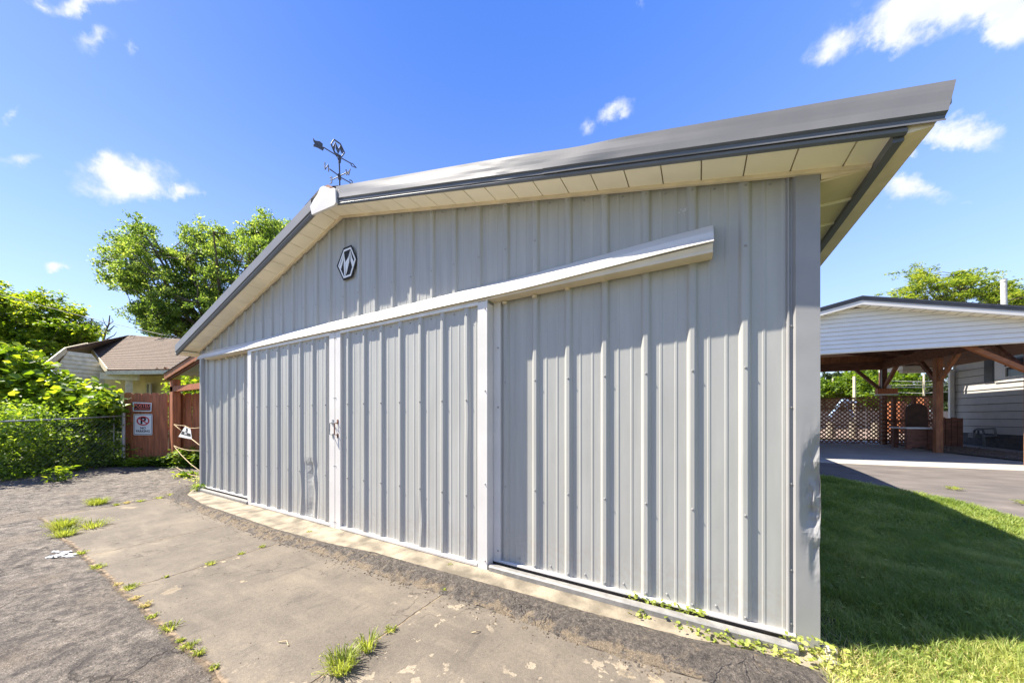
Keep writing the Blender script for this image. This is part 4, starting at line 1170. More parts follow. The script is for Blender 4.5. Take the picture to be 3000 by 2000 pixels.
# ------------------------------------------------------------ carport, far house
U = Vector((.994, .108, 0)); V = Vector((-.108, .994, 0)); O = Vector((5.512, 9.0, 0))
def K(u, v, z): return O + U * u + V * v + Vector((0, 0, z))
def kbox(mb, u0, u1, v0, v1, z0, z1, mi=0):
    vs = [K(u, v, z) for u in (u0, u1) for v in (v0, v1) for z in (z0, z1)]
    return mb.add(vs, [(0, 1, 3, 2), (4, 6, 7, 5), (0, 4, 5, 1), (2, 3, 7, 6), (0, 2, 6, 4), (1, 5, 7, 3)], mi)
def build_carport():
    # slab
    mb = MB(); n = 12; us = [-8 + 11.4 * i / n for i in range(n + 1)]; vs = [-.62, .3, 1.2, 2.4, 3.6, 4.9, 6.2]
    def sz(u, v): p = K(u, v, 0); return .272 + .018 * sm((u + 4) / 5) + .025 * max(0, v + .62)
    rows = [[K(u, v, sz(u, v)) for v in vs] for u in us]
    mb.sweep([0] * len(vs), rows)
    mb.sweep([0] * 2, [[K(u, -.62, sz(u, -.62)), K(u, -.64, -.1)] for u in us])
    tag(part('carport_slab', mb, M['slab']), kind='structure')
    mb = MB()
    mb.sweep([0] * 4, [[K(u, -.40, sz(u, -.4) + .004), K(u, -.645, sz(u, -.62) + .006), K(u, -.66, sz(u, -.62) - .006), K(u, -.66, -.1)] for u in us])
    tag(part('slab_edge', mb, M['curb']), kind='structure')
    t = thing('carport', 'open timber carport with pale gable siding and black roof', 'carport', K(-2.8, 2, .3))
    au = -2.84
    def rz(u): return 4.22 - .231 * abs(u - au)
    uL, uR = -7.5, 1.62  # right eave pushed out to cast shade on the grey house wall
    for nm, a, b in (('roof_slope', au, uR), ('roof_slope', uL, au)):
        mb = MB(); mb.add([K(u, v, rz(u) + dz) for u in (a, b) for v in (-.5, 6.4) for dz in (-.10, .0)], [(0, 1, 3, 2), (4, 6, 7, 5), (0, 4, 5, 1), (2, 3, 7, 6), (0, 2, 6, 4), (1, 5, 7, 3)])  # rear end lengthened out of view, past the header, to shade the house
        part(nm, mb, M['blacktop'], t)
        mb = MB(); mb.add([K(u, v, rz(u) + dz) for u in (a, b) for v in (-.505, -.48) for dz in (-.045, .004)], [(0, 1, 3, 2), (4, 6, 7, 5), (0, 4, 5, 1), (2, 3, 7, 6), (0, 2, 6, 4), (1, 5, 7, 3)])
        part('roof_edge', mb, M['blacktop'], t)
        mb = MB(); mb.add([K(u, v, rz(u) + dz) for u in (a, b) for v in (-.49, -.46) for dz in (-.20, -.101)], [(0, 1, 3, 2), (4, 6, 7, 5), (0, 4, 5, 1), (2, 3, 7, 6), (0, 2, 6, 4), (1, 5, 7, 3)])
        part('white_fascia', mb, M['white'], t)
        mb = MB(); m_ = 24
        for k in range(m_):
            x0 = a + (b - a) * k / m_; x1 = a + (b - a) * (k + .93) / m_
            mb.add([K(x0, -.46, rz(x0) - .19), K(x1, -.46, rz(x1) - .19), K(x1, -.22, rz(x1) - .19), K(x0, -.22, rz(x0) - .19)], [(0, 1, 2, 3)])
        mb.add([K(a, -.46, rz(a) - .18), K(b, -.46, rz(b) - .18), K(b, -.22, rz(b) - .18), K(a, -.22, rz(a) - .18)], [(0, 1, 2, 3)], 1)
        part('gable_soffit', mb, [M['soffit'], M['groove_lapshade']], t, fixn=False)
        mb = MB(); mb.add([K(u, v, rz(u) + dz) for u in (a, b) for v in (-.1, 6.3) for dz in (-.16, -.12)], [(0, 1, 3, 2), (4, 6, 7, 5), (0, 4, 5, 1), (2, 3, 7, 6), (0, 2, 6, 4), (1, 5, 7, 3)])
        part('roof_boards', mb, M['browndark'], t)
    # gable siding, lapped
    mb = MB(); z = 2.95; ex = .105
    while z < 4.0:
        ze = z + ex
        def lim(zz): d = (4.22 - .19 - zz) / .231; return max(-7.0, au - d), min(.13, au + d)
        l0, r0 = lim(z); l1, r1 = lim(ze)
        if r1 - l1 < .02: break
        mb.add([K(l0, -.242, z), K(r0, -.242, z), K(r1, -.222, ze), K(l1, -.222, ze)], [(0, 1, 2, 3)])
        mb.add([K(l0, -.242, z), K(r0, -.242, z), K(r0, -.222, z), K(l0, -.222, z)], [(0, 1, 2, 3)], 1)  # underside painted dark brown to draw each lap's shadow
        z = ze
    part('gable_siding', mb, [M['vinyl'], M['groove_lapshade']], t, fixn=False)
    mb = MB(); kbox(mb, -7.0, .13, -.21, -.10, 2.955, 3.10); part('gable_backing', mb, M['browndark'], t)
    mb = MB(); kbox(mb, -7.0, .13, -.24, -.21, 2.925, 2.95); part('siding_base_strip', mb, M['creamtrim'], t)
    # structure
    for u in (0, -6.95):
        mb = MB(); kbox(mb, u - .07, u + .07, -.10, 5.0, 3.03, 3.32); part('side_beam', mb, M['browndark'], t)
    mb = MB(); kbox(mb, -7.0, .07, 4.72, 4.86, 3.03, 3.30); part('rear_header', mb, M['browndark'], t)
    mb = MB(); kbox(mb, -7.0, .07, 4.74, 4.86, 3.31, 3.55); part('rear_gable_boards', mb, M['brown'], t)
    for k in range(6):
        v = .5 + k * .75; mb = MB()
        for a, b in ((-7.0, au), (au, .1)): mb.beam(K(a, v, rz(a) - .22), K(b, v, rz(b) - .22), .04, .12)
        part('rafter', mb, M['browndark'], t)
    posts = [(.09, .0, .28), (0, 2.38, .41), (0, 4.78, .385), (-6.95, 0, .28), (-6.95, 2.38, .4), (-6.95, 4.78, .38)]
    for u, v, z in posts:
        mb = MB(); kbox(mb, u - .07, u + .07, v - .07, v + .07, z - .05, 3.03); part('post', mb, M['brown'] if v < 4 else M['browndark'], t, bevel=.006)
    def br(u0, v0, z0, u1, v1, z1, m='brown'):
        mb = MB(); mb.beam(K(u0, v0, z0), K(u1, v1, z1), .085, .09); part('knee_brace', mb, M[m], t)
    for v in (2.38, 4.78):
        br(0, v - .06, 2.38, 0, v - .68, 3.05)
        if v < 4: br(0, v + .06, 2.38, 0, v + .68, 3.05, 'browndark')
    br(-.06, 4.78, 2.30, -.72, 4.78, 3.05, 'browndark')
    br(.04, .02, 2.36, -.95, -.04, 3.0, 'orangewood'); br(.03, .06, 2.38, 0, .72, 3.05, 'browndark')  # gable brace has sunlight put into its orange colour
    mb = MB(); mb.tube([K(-.09, 4.68, 3.0), K(-.09, 4.68, .4)], .014, 6); part('conduit', mb, M['steel'], t)
build_carport()

def lattice_panel(mb, a, b, z0, z1, pitch=.115, wd=.040, th=.008):
    a = Vector(a); b = Vector(b); Ln = (b - a).length; d = (b - a).normalized(); H = z1 - z0; nrm = Vector((-d.y, d.x, 0))
    for sg, off in ((1, 0), (-1, .009)):
        s = -H
        while s < Ln:
            s0, s1 = s, s + H
            c0, c1 = max(s0, 0), min(s1, Ln)
            if c1 - c0 > .02:
                f0 = (c0 - s0) / H; f1 = (c1 - s0) / H
                za, zb_ = (z0 + f0 * H, z0 + f1 * H) if sg > 0 else (z1 - f0 * H, z1 - f1 * H)
                mb.beam(a + d * c0 + nrm * off + Vector((0, 0, za)), a + d * c1 + nrm * off + Vector((0, 0, zb_)), th, wd)
            s += pitch * math.sqrt(2) * .9
def build_lattice():
    t = thing('lattice_fence', 'brown wooden lattice fence along the back of the carport', 'fence', K(-2.5, 4.9, .38))
    mb = MB(); lattice_panel(mb, K(-6.9, 4.90, 0), K(-.42, 4.90, 0), .44, 2.05); part('lattice_panel', mb, M['lattice'], t)
    mb = MB(); lattice_panel(mb, K(.08, 4.92, 0), K(1.75, 5.6, 0), 1.26, 2.06, .12); part('lattice_panel', mb, M['lattice'], t)
    mb = MB(); lattice_panel(mb, K(.08, 4.92, 0), K(1.75, 5.6, 0), .44, 1.22, .105, .046); part('lattice_panel', mb, M['lattice'], t)
    mb = MB(); lattice_panel(mb, K(-.40, 4.90, 0), K(-.12, 4.45, 0), .44, 2.1, .11); part('gate_lattice', mb, M['lattice'], t)
    mb = MB()
    for z in (.42, 1.07, 1.68, 2.06): mb.beam(K(-6.9, 4.93, z), K(-.42, 4.93, z), .03, .035)
    for z in (.42, 1.24, 2.08): mb.beam(K(.08, 4.95, z), K(1.8, 5.63, z), .035, .07)
    part('rails', mb, M['browndark'], t)
    for u, v in ((.42, 5.1), (1.05, 5.35)):
        mb = MB(); mb.beam(K(u, v, .4), K(u, v, 2.08), .1, .1, up=(0, 1, 0)); part('fence_post', mb, M['browndark'], t)
build_lattice()

def build_far_house():
    H0 = Vector((7.238, 15.147, 0)); n = U
    t = thing('grey_house', 'grey lap-sided house beyond the carport with white downspout', 'house', (7.5, 13, .4))
    def Hw(s, z, o=0): return H0 - V * s - U * o + Vector((0, 0, z))   # s towards the camera, o outwards (to the left)
    mb = MB(); z = .84; ex = .235; k = 0
    while z < 3.35:
        ze = min(z + ex, 3.36)
        mb.add([Hw(0, z, .022), Hw(6.5, z, .022), Hw(6.5, ze, .002), Hw(0, ze, .002)], [(0, 1, 2, 3)])
        mb.add([Hw(0, z - .012, .021), Hw(6.5, z - .012, .021), Hw(6.5, z + .001, .0225), Hw(0, z + .001, .0225)], [(0, 1, 2, 3)], 1)  # dark strip paints the shadow line under each lap
        z = ze
    # rear return wall
    mb.add([Hw(0, .4), Hw(0, 3.35), Hw(0, 3.35) + U * 7, Hw(0, .4) + U * 7], [(0, 1, 2, 3)])
    part('side_wall', mb, [M['greysid'], M['lapshade']], t, fixn=False)
    mb = MB()
    for r in range(4):
        mb.add([Hw(0, .30 + r * .14, -.01), Hw(6.5, .30 + r * .14, -.01), Hw(6.5, .432 + r * .14, -.01), Hw(0, .432 + r * .14, -.01)], [(0, 1, 2, 3)])
        mb.add([Hw(0, .432 + r * .14, -.01), Hw(6.5, .432 + r * .14, -.01), Hw(6.5, .44 + r * .14, -.025), Hw(0, .44 + r * .14, -.025)], [(0, 1, 2, 3)])
    mb.add([Hw(0, .0, -.02), Hw(6.5, .0, -.02), Hw(6.5, .86, -.026), Hw(0, .86, -.026)], [(0, 1, 2, 3)])
    part('block_foundation', mb, M['block'], t, fixn=False)
    mb = MB(); mb.beam(Hw(.03, .84, .02), Hw(.03, 3.3, .02), .07, .03, up=tuple(V)); part('corner_board', mb, M['greysid'], t)
    # eave
    mb = MB(); v = [Hw(s, z, o) for s in (-.4, 6.5) for o in (0, .56) for z in (3.345, 3.37)]
    mb.add(v, [(0, 1, 3, 2), (4, 6, 7, 5), (0, 4, 5, 1), (2, 3, 7, 6), (0, 2, 6, 4), (1, 5, 7, 3)]); part('eave_soffit', mb, M['white'], t)
    mb = MB(); v = [Hw(s, z, o) for s in (-.4, 6.5) for o in (.56, .67) for z in (3.33, 3.46)]
    mb.add(v, [(0, 1, 3, 2), (4, 6, 7, 5), (0, 4, 5, 1), (2, 3, 7, 6), (0, 2, 6, 4), (1, 5, 7, 3)]); part('gutter', mb, M['white'], t)
    mb = MB(); mb.add([Hw(-.4, 3.46, .45), Hw(6.5, 3.46, .45), Hw(6.5, 4.4, -4), Hw(-.4, 4.4, -4)], [(0, 1, 2, 3)]); mb.add([Hw(-.4, 3.46, -8.4), Hw(6.5, 3.46, -8.4), Hw(6.5, 4.4, -4), Hw(-.4, 4.4, -4)], [(0, 1, 2, 3)])
    part('roof', mb, M['blacktop'], t, fixn=False)
    # downspout
    mb = MB()
    pts = [Hw(.02, 2.98, .10), Hw(.02, 2.75, .10), Hw(.02, .62, .10), Hw(.10, .52, .14), Hw(.42, .44, .26)]
    for a, b in zip(pts, pts[1:]): mb.beam(a, b, .10, .085, up=tuple(V))
    part('downspout', mb, M['white'], t)
    # back gutter of the patio roof
    mb = MB(); mb.beam(K(.75, 5.4, 2.985), Hw(-.0, 3.0, .05), .11, .10); part('patio_gutter', mb, M['white'], t)
    # window and shutter
    pw = lambda x, y, o=0: hit((2700 + x * .2551) / S, (980 + y * .2551) / S, H0 - U * o, U)
    mb = MB(); a = pw(862, 530); s0 = -(a - H0).dot(V); z0, z1 = 2.42, 3.32; s1 = s0 + 1.35
    for (sa, sb, za, zb) in ((s0, s0 + .30, z0, z1), (s1 - .3, s1, z0, z1), (s0, s1, z0, z0 + .10), (s0, s1, z1 - .05, z1)):
        v = [Hw(s, z, o) for s in (sa, sb) for o in (.0, .045) for z in (za, zb)]
        mb.add(v, [(0, 1, 3, 2), (4, 6, 7, 5), (0, 4, 5, 1), (2, 3, 7, 6), (0, 2, 6, 4), (1, 5, 7, 3)])
    wdw = part('window', mb, M['white'], t)
    mb = MB(); mb.add([Hw(s0 + .3, z0 + .1, .026), Hw(s1 - .3, z0 + .1, .026), Hw(s1 - .3, z1 - .05, .026), Hw(s0 + .3, z1 - .05, .026)], [(0, 1, 2, 3)]); part('pane', mb, M['glass'], wdw, fixn=False)
    mb = MB()
    for a, b in (((s0 + .3, z0 + .44), (s1 - .3, z0 + .44)), ((s0 + .33, z0 + .1), (s0 + .33, z0 + .46)), ((s0 + .3, z0 + .13), (s1 - .3, z0 + .13))):
        mb.beam(Hw(a[0], a[1], .036), Hw(b[0], b[1], .036), .035, .035)
    part('sash', mb, M['white'], wdw)
    mb = MB(); v = [Hw(s, z, o) for s in (s0 - .37, s0 - .03) for o in (.0, .035) for z in (2.44, 3.34)]
    mb.add(v, [(0, 1, 3, 2), (4, 6, 7, 5), (0, 4, 5, 1), (2, 3, 7, 6), (0, 2, 6, 4), (1, 5, 7, 3)])
    for k in range(22):
        z = 2.49 + k * .038; mb.beam(Hw(s0 - .33, z, .042), Hw(s0 - .07, z, .042), .02, .012)
    part('shutter', mb, M['shutter'], t)
    # gas piping
    g = thing('gas_meter', 'small grey gas meter and looping pipes at the house foundation', 'gas meter', Hw(1.5, .9, .2))
    pg = lambda x, y: hit((2700 + x * .2551) / S, (980 + y * .2551) / S, H0 - U * .18, U)
    for pts in ([(600, 1150), (605, 1095), (650, 1075), (740, 1078), (840, 1075), (850, 1150)], [(650, 1160), (650, 1095), (700, 1088), (712, 1130), (722, 1290)], [(860, 1160), (720, 1165)]):
        mb = MB(); mb.tube([pg(*p) for p in pts], .026, 8); part('pipe', mb, M['pipegrey'], g, smooth=True)
    mb = MB(); a = pg(553, 1130); b = pg(640, 1185); mb.box(min(a.x, b.x) - .05, max(a.x, b.x) + .12, min(a.y, b.y), max(a.y, b.y), b.z, a.z); part('meter_body', mb, M['pipegrey'], g, bevel=.02)
build_far_house()

def patio_cover():
    t = thing('patio_roof', 'white-edged patio roof with clear panels behind the carport', 'patio roof', K(1.0, 6.2, 3.1))
    a0, a1 = .72, 1.9
    mb = MB()
    for k in range(3):
        v0 = 5.35 + k * .42
        mb.add([K(a0 + .1, v0, 3.16 + k * .03), K(a1, v0, 3.16 + k * .03), K(a1, v0 + .38, 3.185 + k * .03), K(a0 + .1, v0 + .38, 3.185 + k * .03)], [(0, 1, 2, 3)])
    part('panels', mb, M['blue'], t, fixn=False)
    mb = MB(); kbox(mb, a0, a1, 5.25, 5.32, 3.04, 3.16); kbox(mb, a0, a0 + .08, 5.3, 6.6, 3.06, 3.2); part('white_edge', mb, M['white'], t)
    for u in (.95, 1.25, 1.55):
        mb = MB(); kbox(mb, u, u + .04, 5.3, 6.6, 3.10, 3.15); part('rafter', mb, M['browndark'], t)
    mb = MB(); kbox(mb, a0, a0 + .09, 6.5, 6.6, .4, 3.1); part('post', mb, M['browndark'], t)
patio_cover()

def mulch():
    mb = MB(); pts = [(.16, 4.7), (.16, 2.3), (.45, 1.0), (.95, .2), (1.7, -.35)]
    rows = [[K(u, v, .42 - .03 * (4.7 - v) * .6 + .01), K(1.75 + .0 * v, v + .1, .44 - .02 * (4.7 - v))] for u, v in pts]
    mb.sweep([0, 0], rows)
    tag(part('mulch_bed', mb, M['mulch'], fixn=False), kind='structure')
    st = MB()
    for i in range(420):
        v = random.uniform(-.3, 4.6); u0 = .16 + max(0, (2.3 - v)) ** 1.5 * .28; u = random.uniform(min(u0, 1.6), 1.72); r = random.uniform(.02, .045)
        c = K(u, v, .435 - .02 * (4.7 - v))
        vs = []
        for k in range(5):
            a = k * 2 * math.pi / 5 + random.random(); vs.append(c + Vector((math.cos(a) * r, math.sin(a) * r, random.uniform(0, .01))))
        vs.append(c + Vector((0, 0, r * .7)))
        st.add(vs, [(k, (k + 1) % 5, 5) for k in range(5)])
    tag(part('mulch_stones', st, M['mulch']), 'dark stone chips spread along the grey house', 'stones', kind='stuff')
mulch()

def carport_things():
    t = thing('wall_planter', 'small red-brown planter box fixed to a carport post', 'planter', K(-.02, 4.6, 2.2))
    mb = MB(); kbox(mb, -.26, .24, 4.52, 4.68, 2.16, 2.34); part('box', mb, M['fence'], t)
    mb = MB(); kbox(mb, -.28, .26, 4.50, 4.69, 2.12, 2.158); part('base_board', mb, M['ltsid'], t)
    mb = MB(); mb.tube([K(.05, 4.6, 2.34), K(.06, 4.6, 2.45), K(.02, 4.6, 2.5)], [.06, .05, .02], 8); part('ornament', mb, M['signwhite'], t)
    t = thing('potting_table', 'dark wooden table standing beside the middle carport post', 'table', K(-.3, 2.9, .42))
    def leg(u, v):
        mb = MB(); kbox(mb, u, u + .10, v, v + .10, .42, 1.02); part('leg', mb, M['browndark'], t)
    for u, v in ((-.50, 2.62), (-.06, 2.62), (-.50, 3.2), (-.06, 3.2)): leg(u, v)
    mb = MB(); kbox(mb, -.54, .1, 2.56, 3.36, 1.02, 1.06); part('top', mb, M['ltsid'], t)
    mb = MB(); kbox(mb, -.38, -.02, 2.66, 2.72, .5, 1.0); part('side_boards', mb, M['browndark'], t)
    t = thing('round_top_chair', 'dark wooden high-backed seat with a rounded top by the lattice', 'chair', K(.5, 3.9, .42))
    mb = MB(); c = K(.38, 3.9, 0); poly = [K(.12, 3.9, .45), K(.62, 3.9, .45), K(.62, 3.9, 1.6)] + [K(.37 + .25 * math.cos(R(a)), 3.9, 1.6 + .2 * math.sin(R(a))) for a in range(20, 180, 20)] + [K(.12, 3.9, 1.6)]
    mb.prism(poly, V * .04); part('backrest', mb, M['umber'], t)
    mb = MB(); kbox(mb, .1, .64, 3.4, 3.9, .82, .86); part('seat', mb, M['umber'], t)
    for u in (.12, .58):
        mb = MB(); kbox(mb, u, u + .05, 3.42, 3.47, .42, .82); part('leg', mb, M['umber'], t)
    t = thing('low_board_gate', 'dark stained low board gate between lattice and downspout', 'gate', K(1.2, 4.3, .42))
    mb = MB()
    for k in range(5): kbox(mb, .98 + k * .13, .98 + k * .13 + .12, 4.3, 4.33, .44, 1.33 + .03 * (k % 2))
    part('boards', mb, M['browndark'], t)
    for za, zb in ((.6, .68), (1.1, 1.18)):
        mb = MB(); kbox(mb, .98, 1.62, 4.335, 4.37, za, zb); part('cross_rail', mb, M['browndark'], t)
carport_things()

def flue():
    mb = MB(); a = Vector(at(2307, 725, 10.8)); b = Vector(at(2305, 642, 10.8)); a.z -= .3
    mb.tube([a, b], .066, 14)
    t = thing('flue_pipe', 'pale metal flue pipe rising above the black carport roof', 'pipe', a)
    part('pipe', mb, M['flue'], t, smooth=False)
    mb = MB(); mb.tube([b - Vector((0, 0, .09)), b - Vector((0, 0, .02))], .072, 14); part('collar', mb, M['flue'], t)
flue()

def background():
    # things seen through and over the lattice, far behind
    def bx(name, label, cat, x0, x1, ya, yb, Z, dep, m, roofm=None, rh=.0, g_=None):
        a = Vector(at(x0, yb, Z)); b = Vector(at(x1, yb, Z)); top = at(x0, ya, Z)[2]
        t = thing(name, label, cat, (a.x, a.y, .4), g_)
        d = (b - a).normalized(); nn = Vector((-d.y, d.x, 0)) * dep
        mb = MB(); zb = min(a.z, .45)
        q = [Vector((a.x, a.y, zb)), Vector((b.x, b.y, zb)), Vector((b.x, b.y, top)), Vector((a.x, a.y, top))]
        mb.prism(q, nn); part('body', mb, m, t)
        if roofm:
            mb = MB(); e = d * .3; r0 = [q[3] - e - nn * .1, q[2] + e - nn * .1, q[2] + e + nn * .5 + Vector((0, 0, rh)), q[3] - e + nn * .5 + Vector((0, 0, rh))]
            mb.prism(r0, (0, 0, .06)); r1 = [q[3] - e + nn * 1.1, q[2] + e + nn * 1.1, r0[2], r0[3]]; mb.prism(r1, (0, 0, .06)); part('roof', mb, roofm, t)
        return t
    bx('low_outbuilding', 'long low pale-roofed outbuilding behind the lattice fence', 'building', 1840, 2004, 905, 962, 34, 6, M['tan'], M['paleblock'], 1.0)
    bx('block_wall', 'low pale tan wall in the sun behind the lattice', 'wall', 1840, 2200, 944, 960, 26, .4, M['tan'])
    t = bx('orange_bin', 'orange container behind the lattice right of the carport post', 'container', 2068, 2084, 922, 962, 19, 1.0, M['orange'])
    bx('orange_shed', 'orange-brown shed seen through the lattice beside the tall seat', 'shed', 2122, 2134, 912, 962, 26, .6, M['orange'])
    mb = MB(); a = Vector(at(1935, 918, 20)); b = Vector(at(1905, 958, 20)); c_ = Vector(at(1960, 955, 20)); mb.tube([b, a, c_], .09, 6); mb.tube([a, Vector(at(1965, 925, 20))], .1, 6)
    tag(part('swing_frame', mb, M['blue']), 'light blue tubular frame seen through the left lattice', 'play frame')
    for k, (x, z0_) in enumerate(((1908, 0), (2012, 0), (1960, 0))):
        mb = MB(); p = Vector(at(x, 1000, 15.5)); mb.tube([(p.x, p.y, .38), (p.x, p.y, 1.12)], [.17, .15], 10)
        tag(part('timber_bollard', mb, M['tan']), ['short tan timber bollard behind the lattice near the garage corner', 'short tan timber bollard behind the lattice nearest the carport post', 'short tan timber bollard midway behind the left lattice'][k], 'bollard', 'bollards behind the lattice')
    for k, (x, yt, Z, r, lab) in enumerate(((1913, 868, 36, .08, 'thin pole far behind the lattice near the garage corner'), (1962, 864, 26, .09, 'pale stout pole behind the lattice under the rear header'), (2122, 858, 30, .07, 'pole left of the middle carport post carrying wires'), (2164, 858, 30, .07, 'pole just right of the middle carport post carrying wires'))):
        mb = MB(); a = Vector(at(x, 950, Z)); b = Vector(at(x, yt, Z)); mb.tube([(a.x, a.y, .3), (b.x, b.y, b.z)], r, 8)
        tag(part('utility_pole', mb, M['cream']), lab, 'pole', 'poles behind the carport')
    mb = MB()
    for y0, y1 in ((884, 876), (889, 882), (900, 898), (874, 871)):
        a = Vector(at(2030, y0, 30)); b = Vector(at(2200, y1, 30)); mb.tube([a, a.lerp(b, .5) - Vector((0, 0, .15)), b], .02, 4)
    tag(part('utility_wires', mb, M['flue']), 'thin pale wires strung between the far poles', 'wires')
background()

# ------------------------------------------------------------ plants
def leaf_geo(pos, size, up=.6, shape='oval', rg=rng, fold=.25, nrm=None):
    n = len(pos)
    nv = rg.normal(size=(n, 3)); nv /= np.linalg.norm(nv, axis=1)[:, None]
    nv = nv * (1 - up); nv[:, 2] += up
    if nrm is not None: nv += nrm
    nv /= np.linalg.norm(nv, axis=1)[:, None] + 1e-9
    r = rg.normal(size=(n, 3)); d = r - nv * (r * nv).sum(1)[:, None]; d /= np.linalg.norm(d, axis=1)[:, None] + 1e-9
    s = np.cross(nv, d)
    if shape == 'oval':
        out = [(0, 0, 0), (.45, .30, fold), (1, 0, 0), (.5, -.30, fold)]; faces = [(0, 1, 2), (0, 2, 3)]; fs = 3
    elif shape == 'narrow':
        out = [(0, 0, 0), (.4, .14, fold), (1, 0, -.1), (.4, -.14, fold)]; faces = [(0, 1, 2), (0, 2, 3)]; fs = 3
    elif shape == 'round':
        out = [(0, 0, 0), (.15, .42, .12), (.7, .45, .15), (1, 0, 0), (.7, -.45, .15), (.15, -.42, .12)]; faces = [(0, 1, 2, 3), (0, 3, 4, 5)]; fs = 4
    else:           # lobed vine leaf
        out = [(.1, 0, 0), (-.12, .33, fold * .5), (.45, .52, fold), (1, 0, -.12), (.45, -.52, fold), (-.12, -.33, fold * .5)]; faces = [(0, 1, 2, 3), (0, 3, 4, 5)]; fs = 4
    V = np.stack([pos + size[:, None] * (d * a + s * b + nv * c * .8) for a, b, c in out], 1)
    k = len(out)
    base = (np.arange(n) * k)[:, None]
    Fc = np.concatenate([base + np.array(f)[None, :] for f in faces], 1).reshape(-1, fs)
    return V.reshape(-1, 3), Fc, fs

def leaf_obj(name, pos, smin, smax, m, parent=None, **kw):
    pos = np.asarray(pos, dtype=float)
    size = rng.uniform(smin, smax, len(pos))
    V, Fc, fs = leaf_geo(pos, size, **kw)
    return arr_mesh(name, V, Fc, fs, m, parent)

def crown_points(ells, nclump, Z, depth):
    """clump centres inside a union of ellipses given in picture units at distance Z"""
    out = []; tot = sum(e[2] * e[3] for e in ells)
    for (x, y, rx, ry) in ells:
        n = max(2, int(nclump * rx * ry / tot))
        for _ in range(n):
            while True:
                a, b, c = rng.uniform(-1, 1, 3); r = a * a + b * b + c * c
                if r < 1 and (r > .12 or rng.random() < .4): break
            Zc = Z + c * depth
            out.append(Vector(at(x + a * rx, y + b * ry, Zc)))
    return out

def tree(name, label, cat, base, ells, Z, depth, nclump, nleaf, lsize, m, cr=.55, trunk_r=.22, fork=.35, group=None, up=.45, shape='oval', bark='bark', flat=.6):
    t = thing(name, label, cat, base, group)
    cl = crown_points(ells, nclump, Z, depth)
    base = Vector(base)
    cen = sum(cl, Vector()) / len(cl)
    top = max(c.z for c in cl)
    fz_ = base.z + (cen.z - base.z) * (1 - fork) if cen.z > base.z else base.z + .5
    fk = Vector((base.x * .6 + cen.x * .4, base.y * .6 + cen.y * .4, fz_))
    mb = MB()
    mb.tube([base, base.lerp(fk, .5) + Vector((.05, .03, 0)), fk], [trunk_r, trunk_r * .8, trunk_r * .62], 9)
    # limbs towards groups of clumps
    idx = list(range(len(cl))); random.shuffle(idx)
    hubs = [cl[i] for i in idx[:max(4, nclump // 14)]]
    hub_pts = []
    for h in hubs:
        mid = fk.lerp(h, .5) + Vector((random.uniform(-.3, .3), random.uniform(-.3, .3), -.12 * (h - fk).length))
        mb.tube([fk, mid, h], [trunk_r * .42, trunk_r * .25, trunk_r * .08], 6, caps=False)
        hub_pts += [mid, h]
    for c in cl:
        h = min(hub_pts, key=lambda q: (q - c).length + (1 if q.z > c.z else 0))
        if (h - c).length > .05:
            mb.tube([h, h.lerp(c, .5) + Vector((random.uniform(-.1, .1), random.uniform(-.1, .1), -.06)), c], [trunk_r * .10, trunk_r * .06, trunk_r * .025], 4, caps=False)
    part('trunk', mb, M[bark], t, smooth=True)
    pos = []
    per = max(8, nleaf // len(cl))
    for c in cl:
        # each clump is a few leafy sprays
        k = rng.integers(3, 6)
        sub = [np.array(c) + rng.normal(size=3) * cr * .55 * np.array([1, 1, flat]) for _ in range(k)]
        for s_ in sub:
            dirn = rng.normal(size=3); dirn /= np.linalg.norm(dirn)
            n = max(3, per // k)
            tt = rng.uniform(-1, 1, n)[:, None]
            pos.append(s_ + dirn * tt * cr * .5 + rng.normal(size=(n, 3)) * cr * .2 * np.array([1, 1, flat]))
    pos = np.concatenate(pos)
    leaf_obj('crown', pos, lsize * .7, lsize * 1.25, m, t, up=up, shape=shape)
    return t

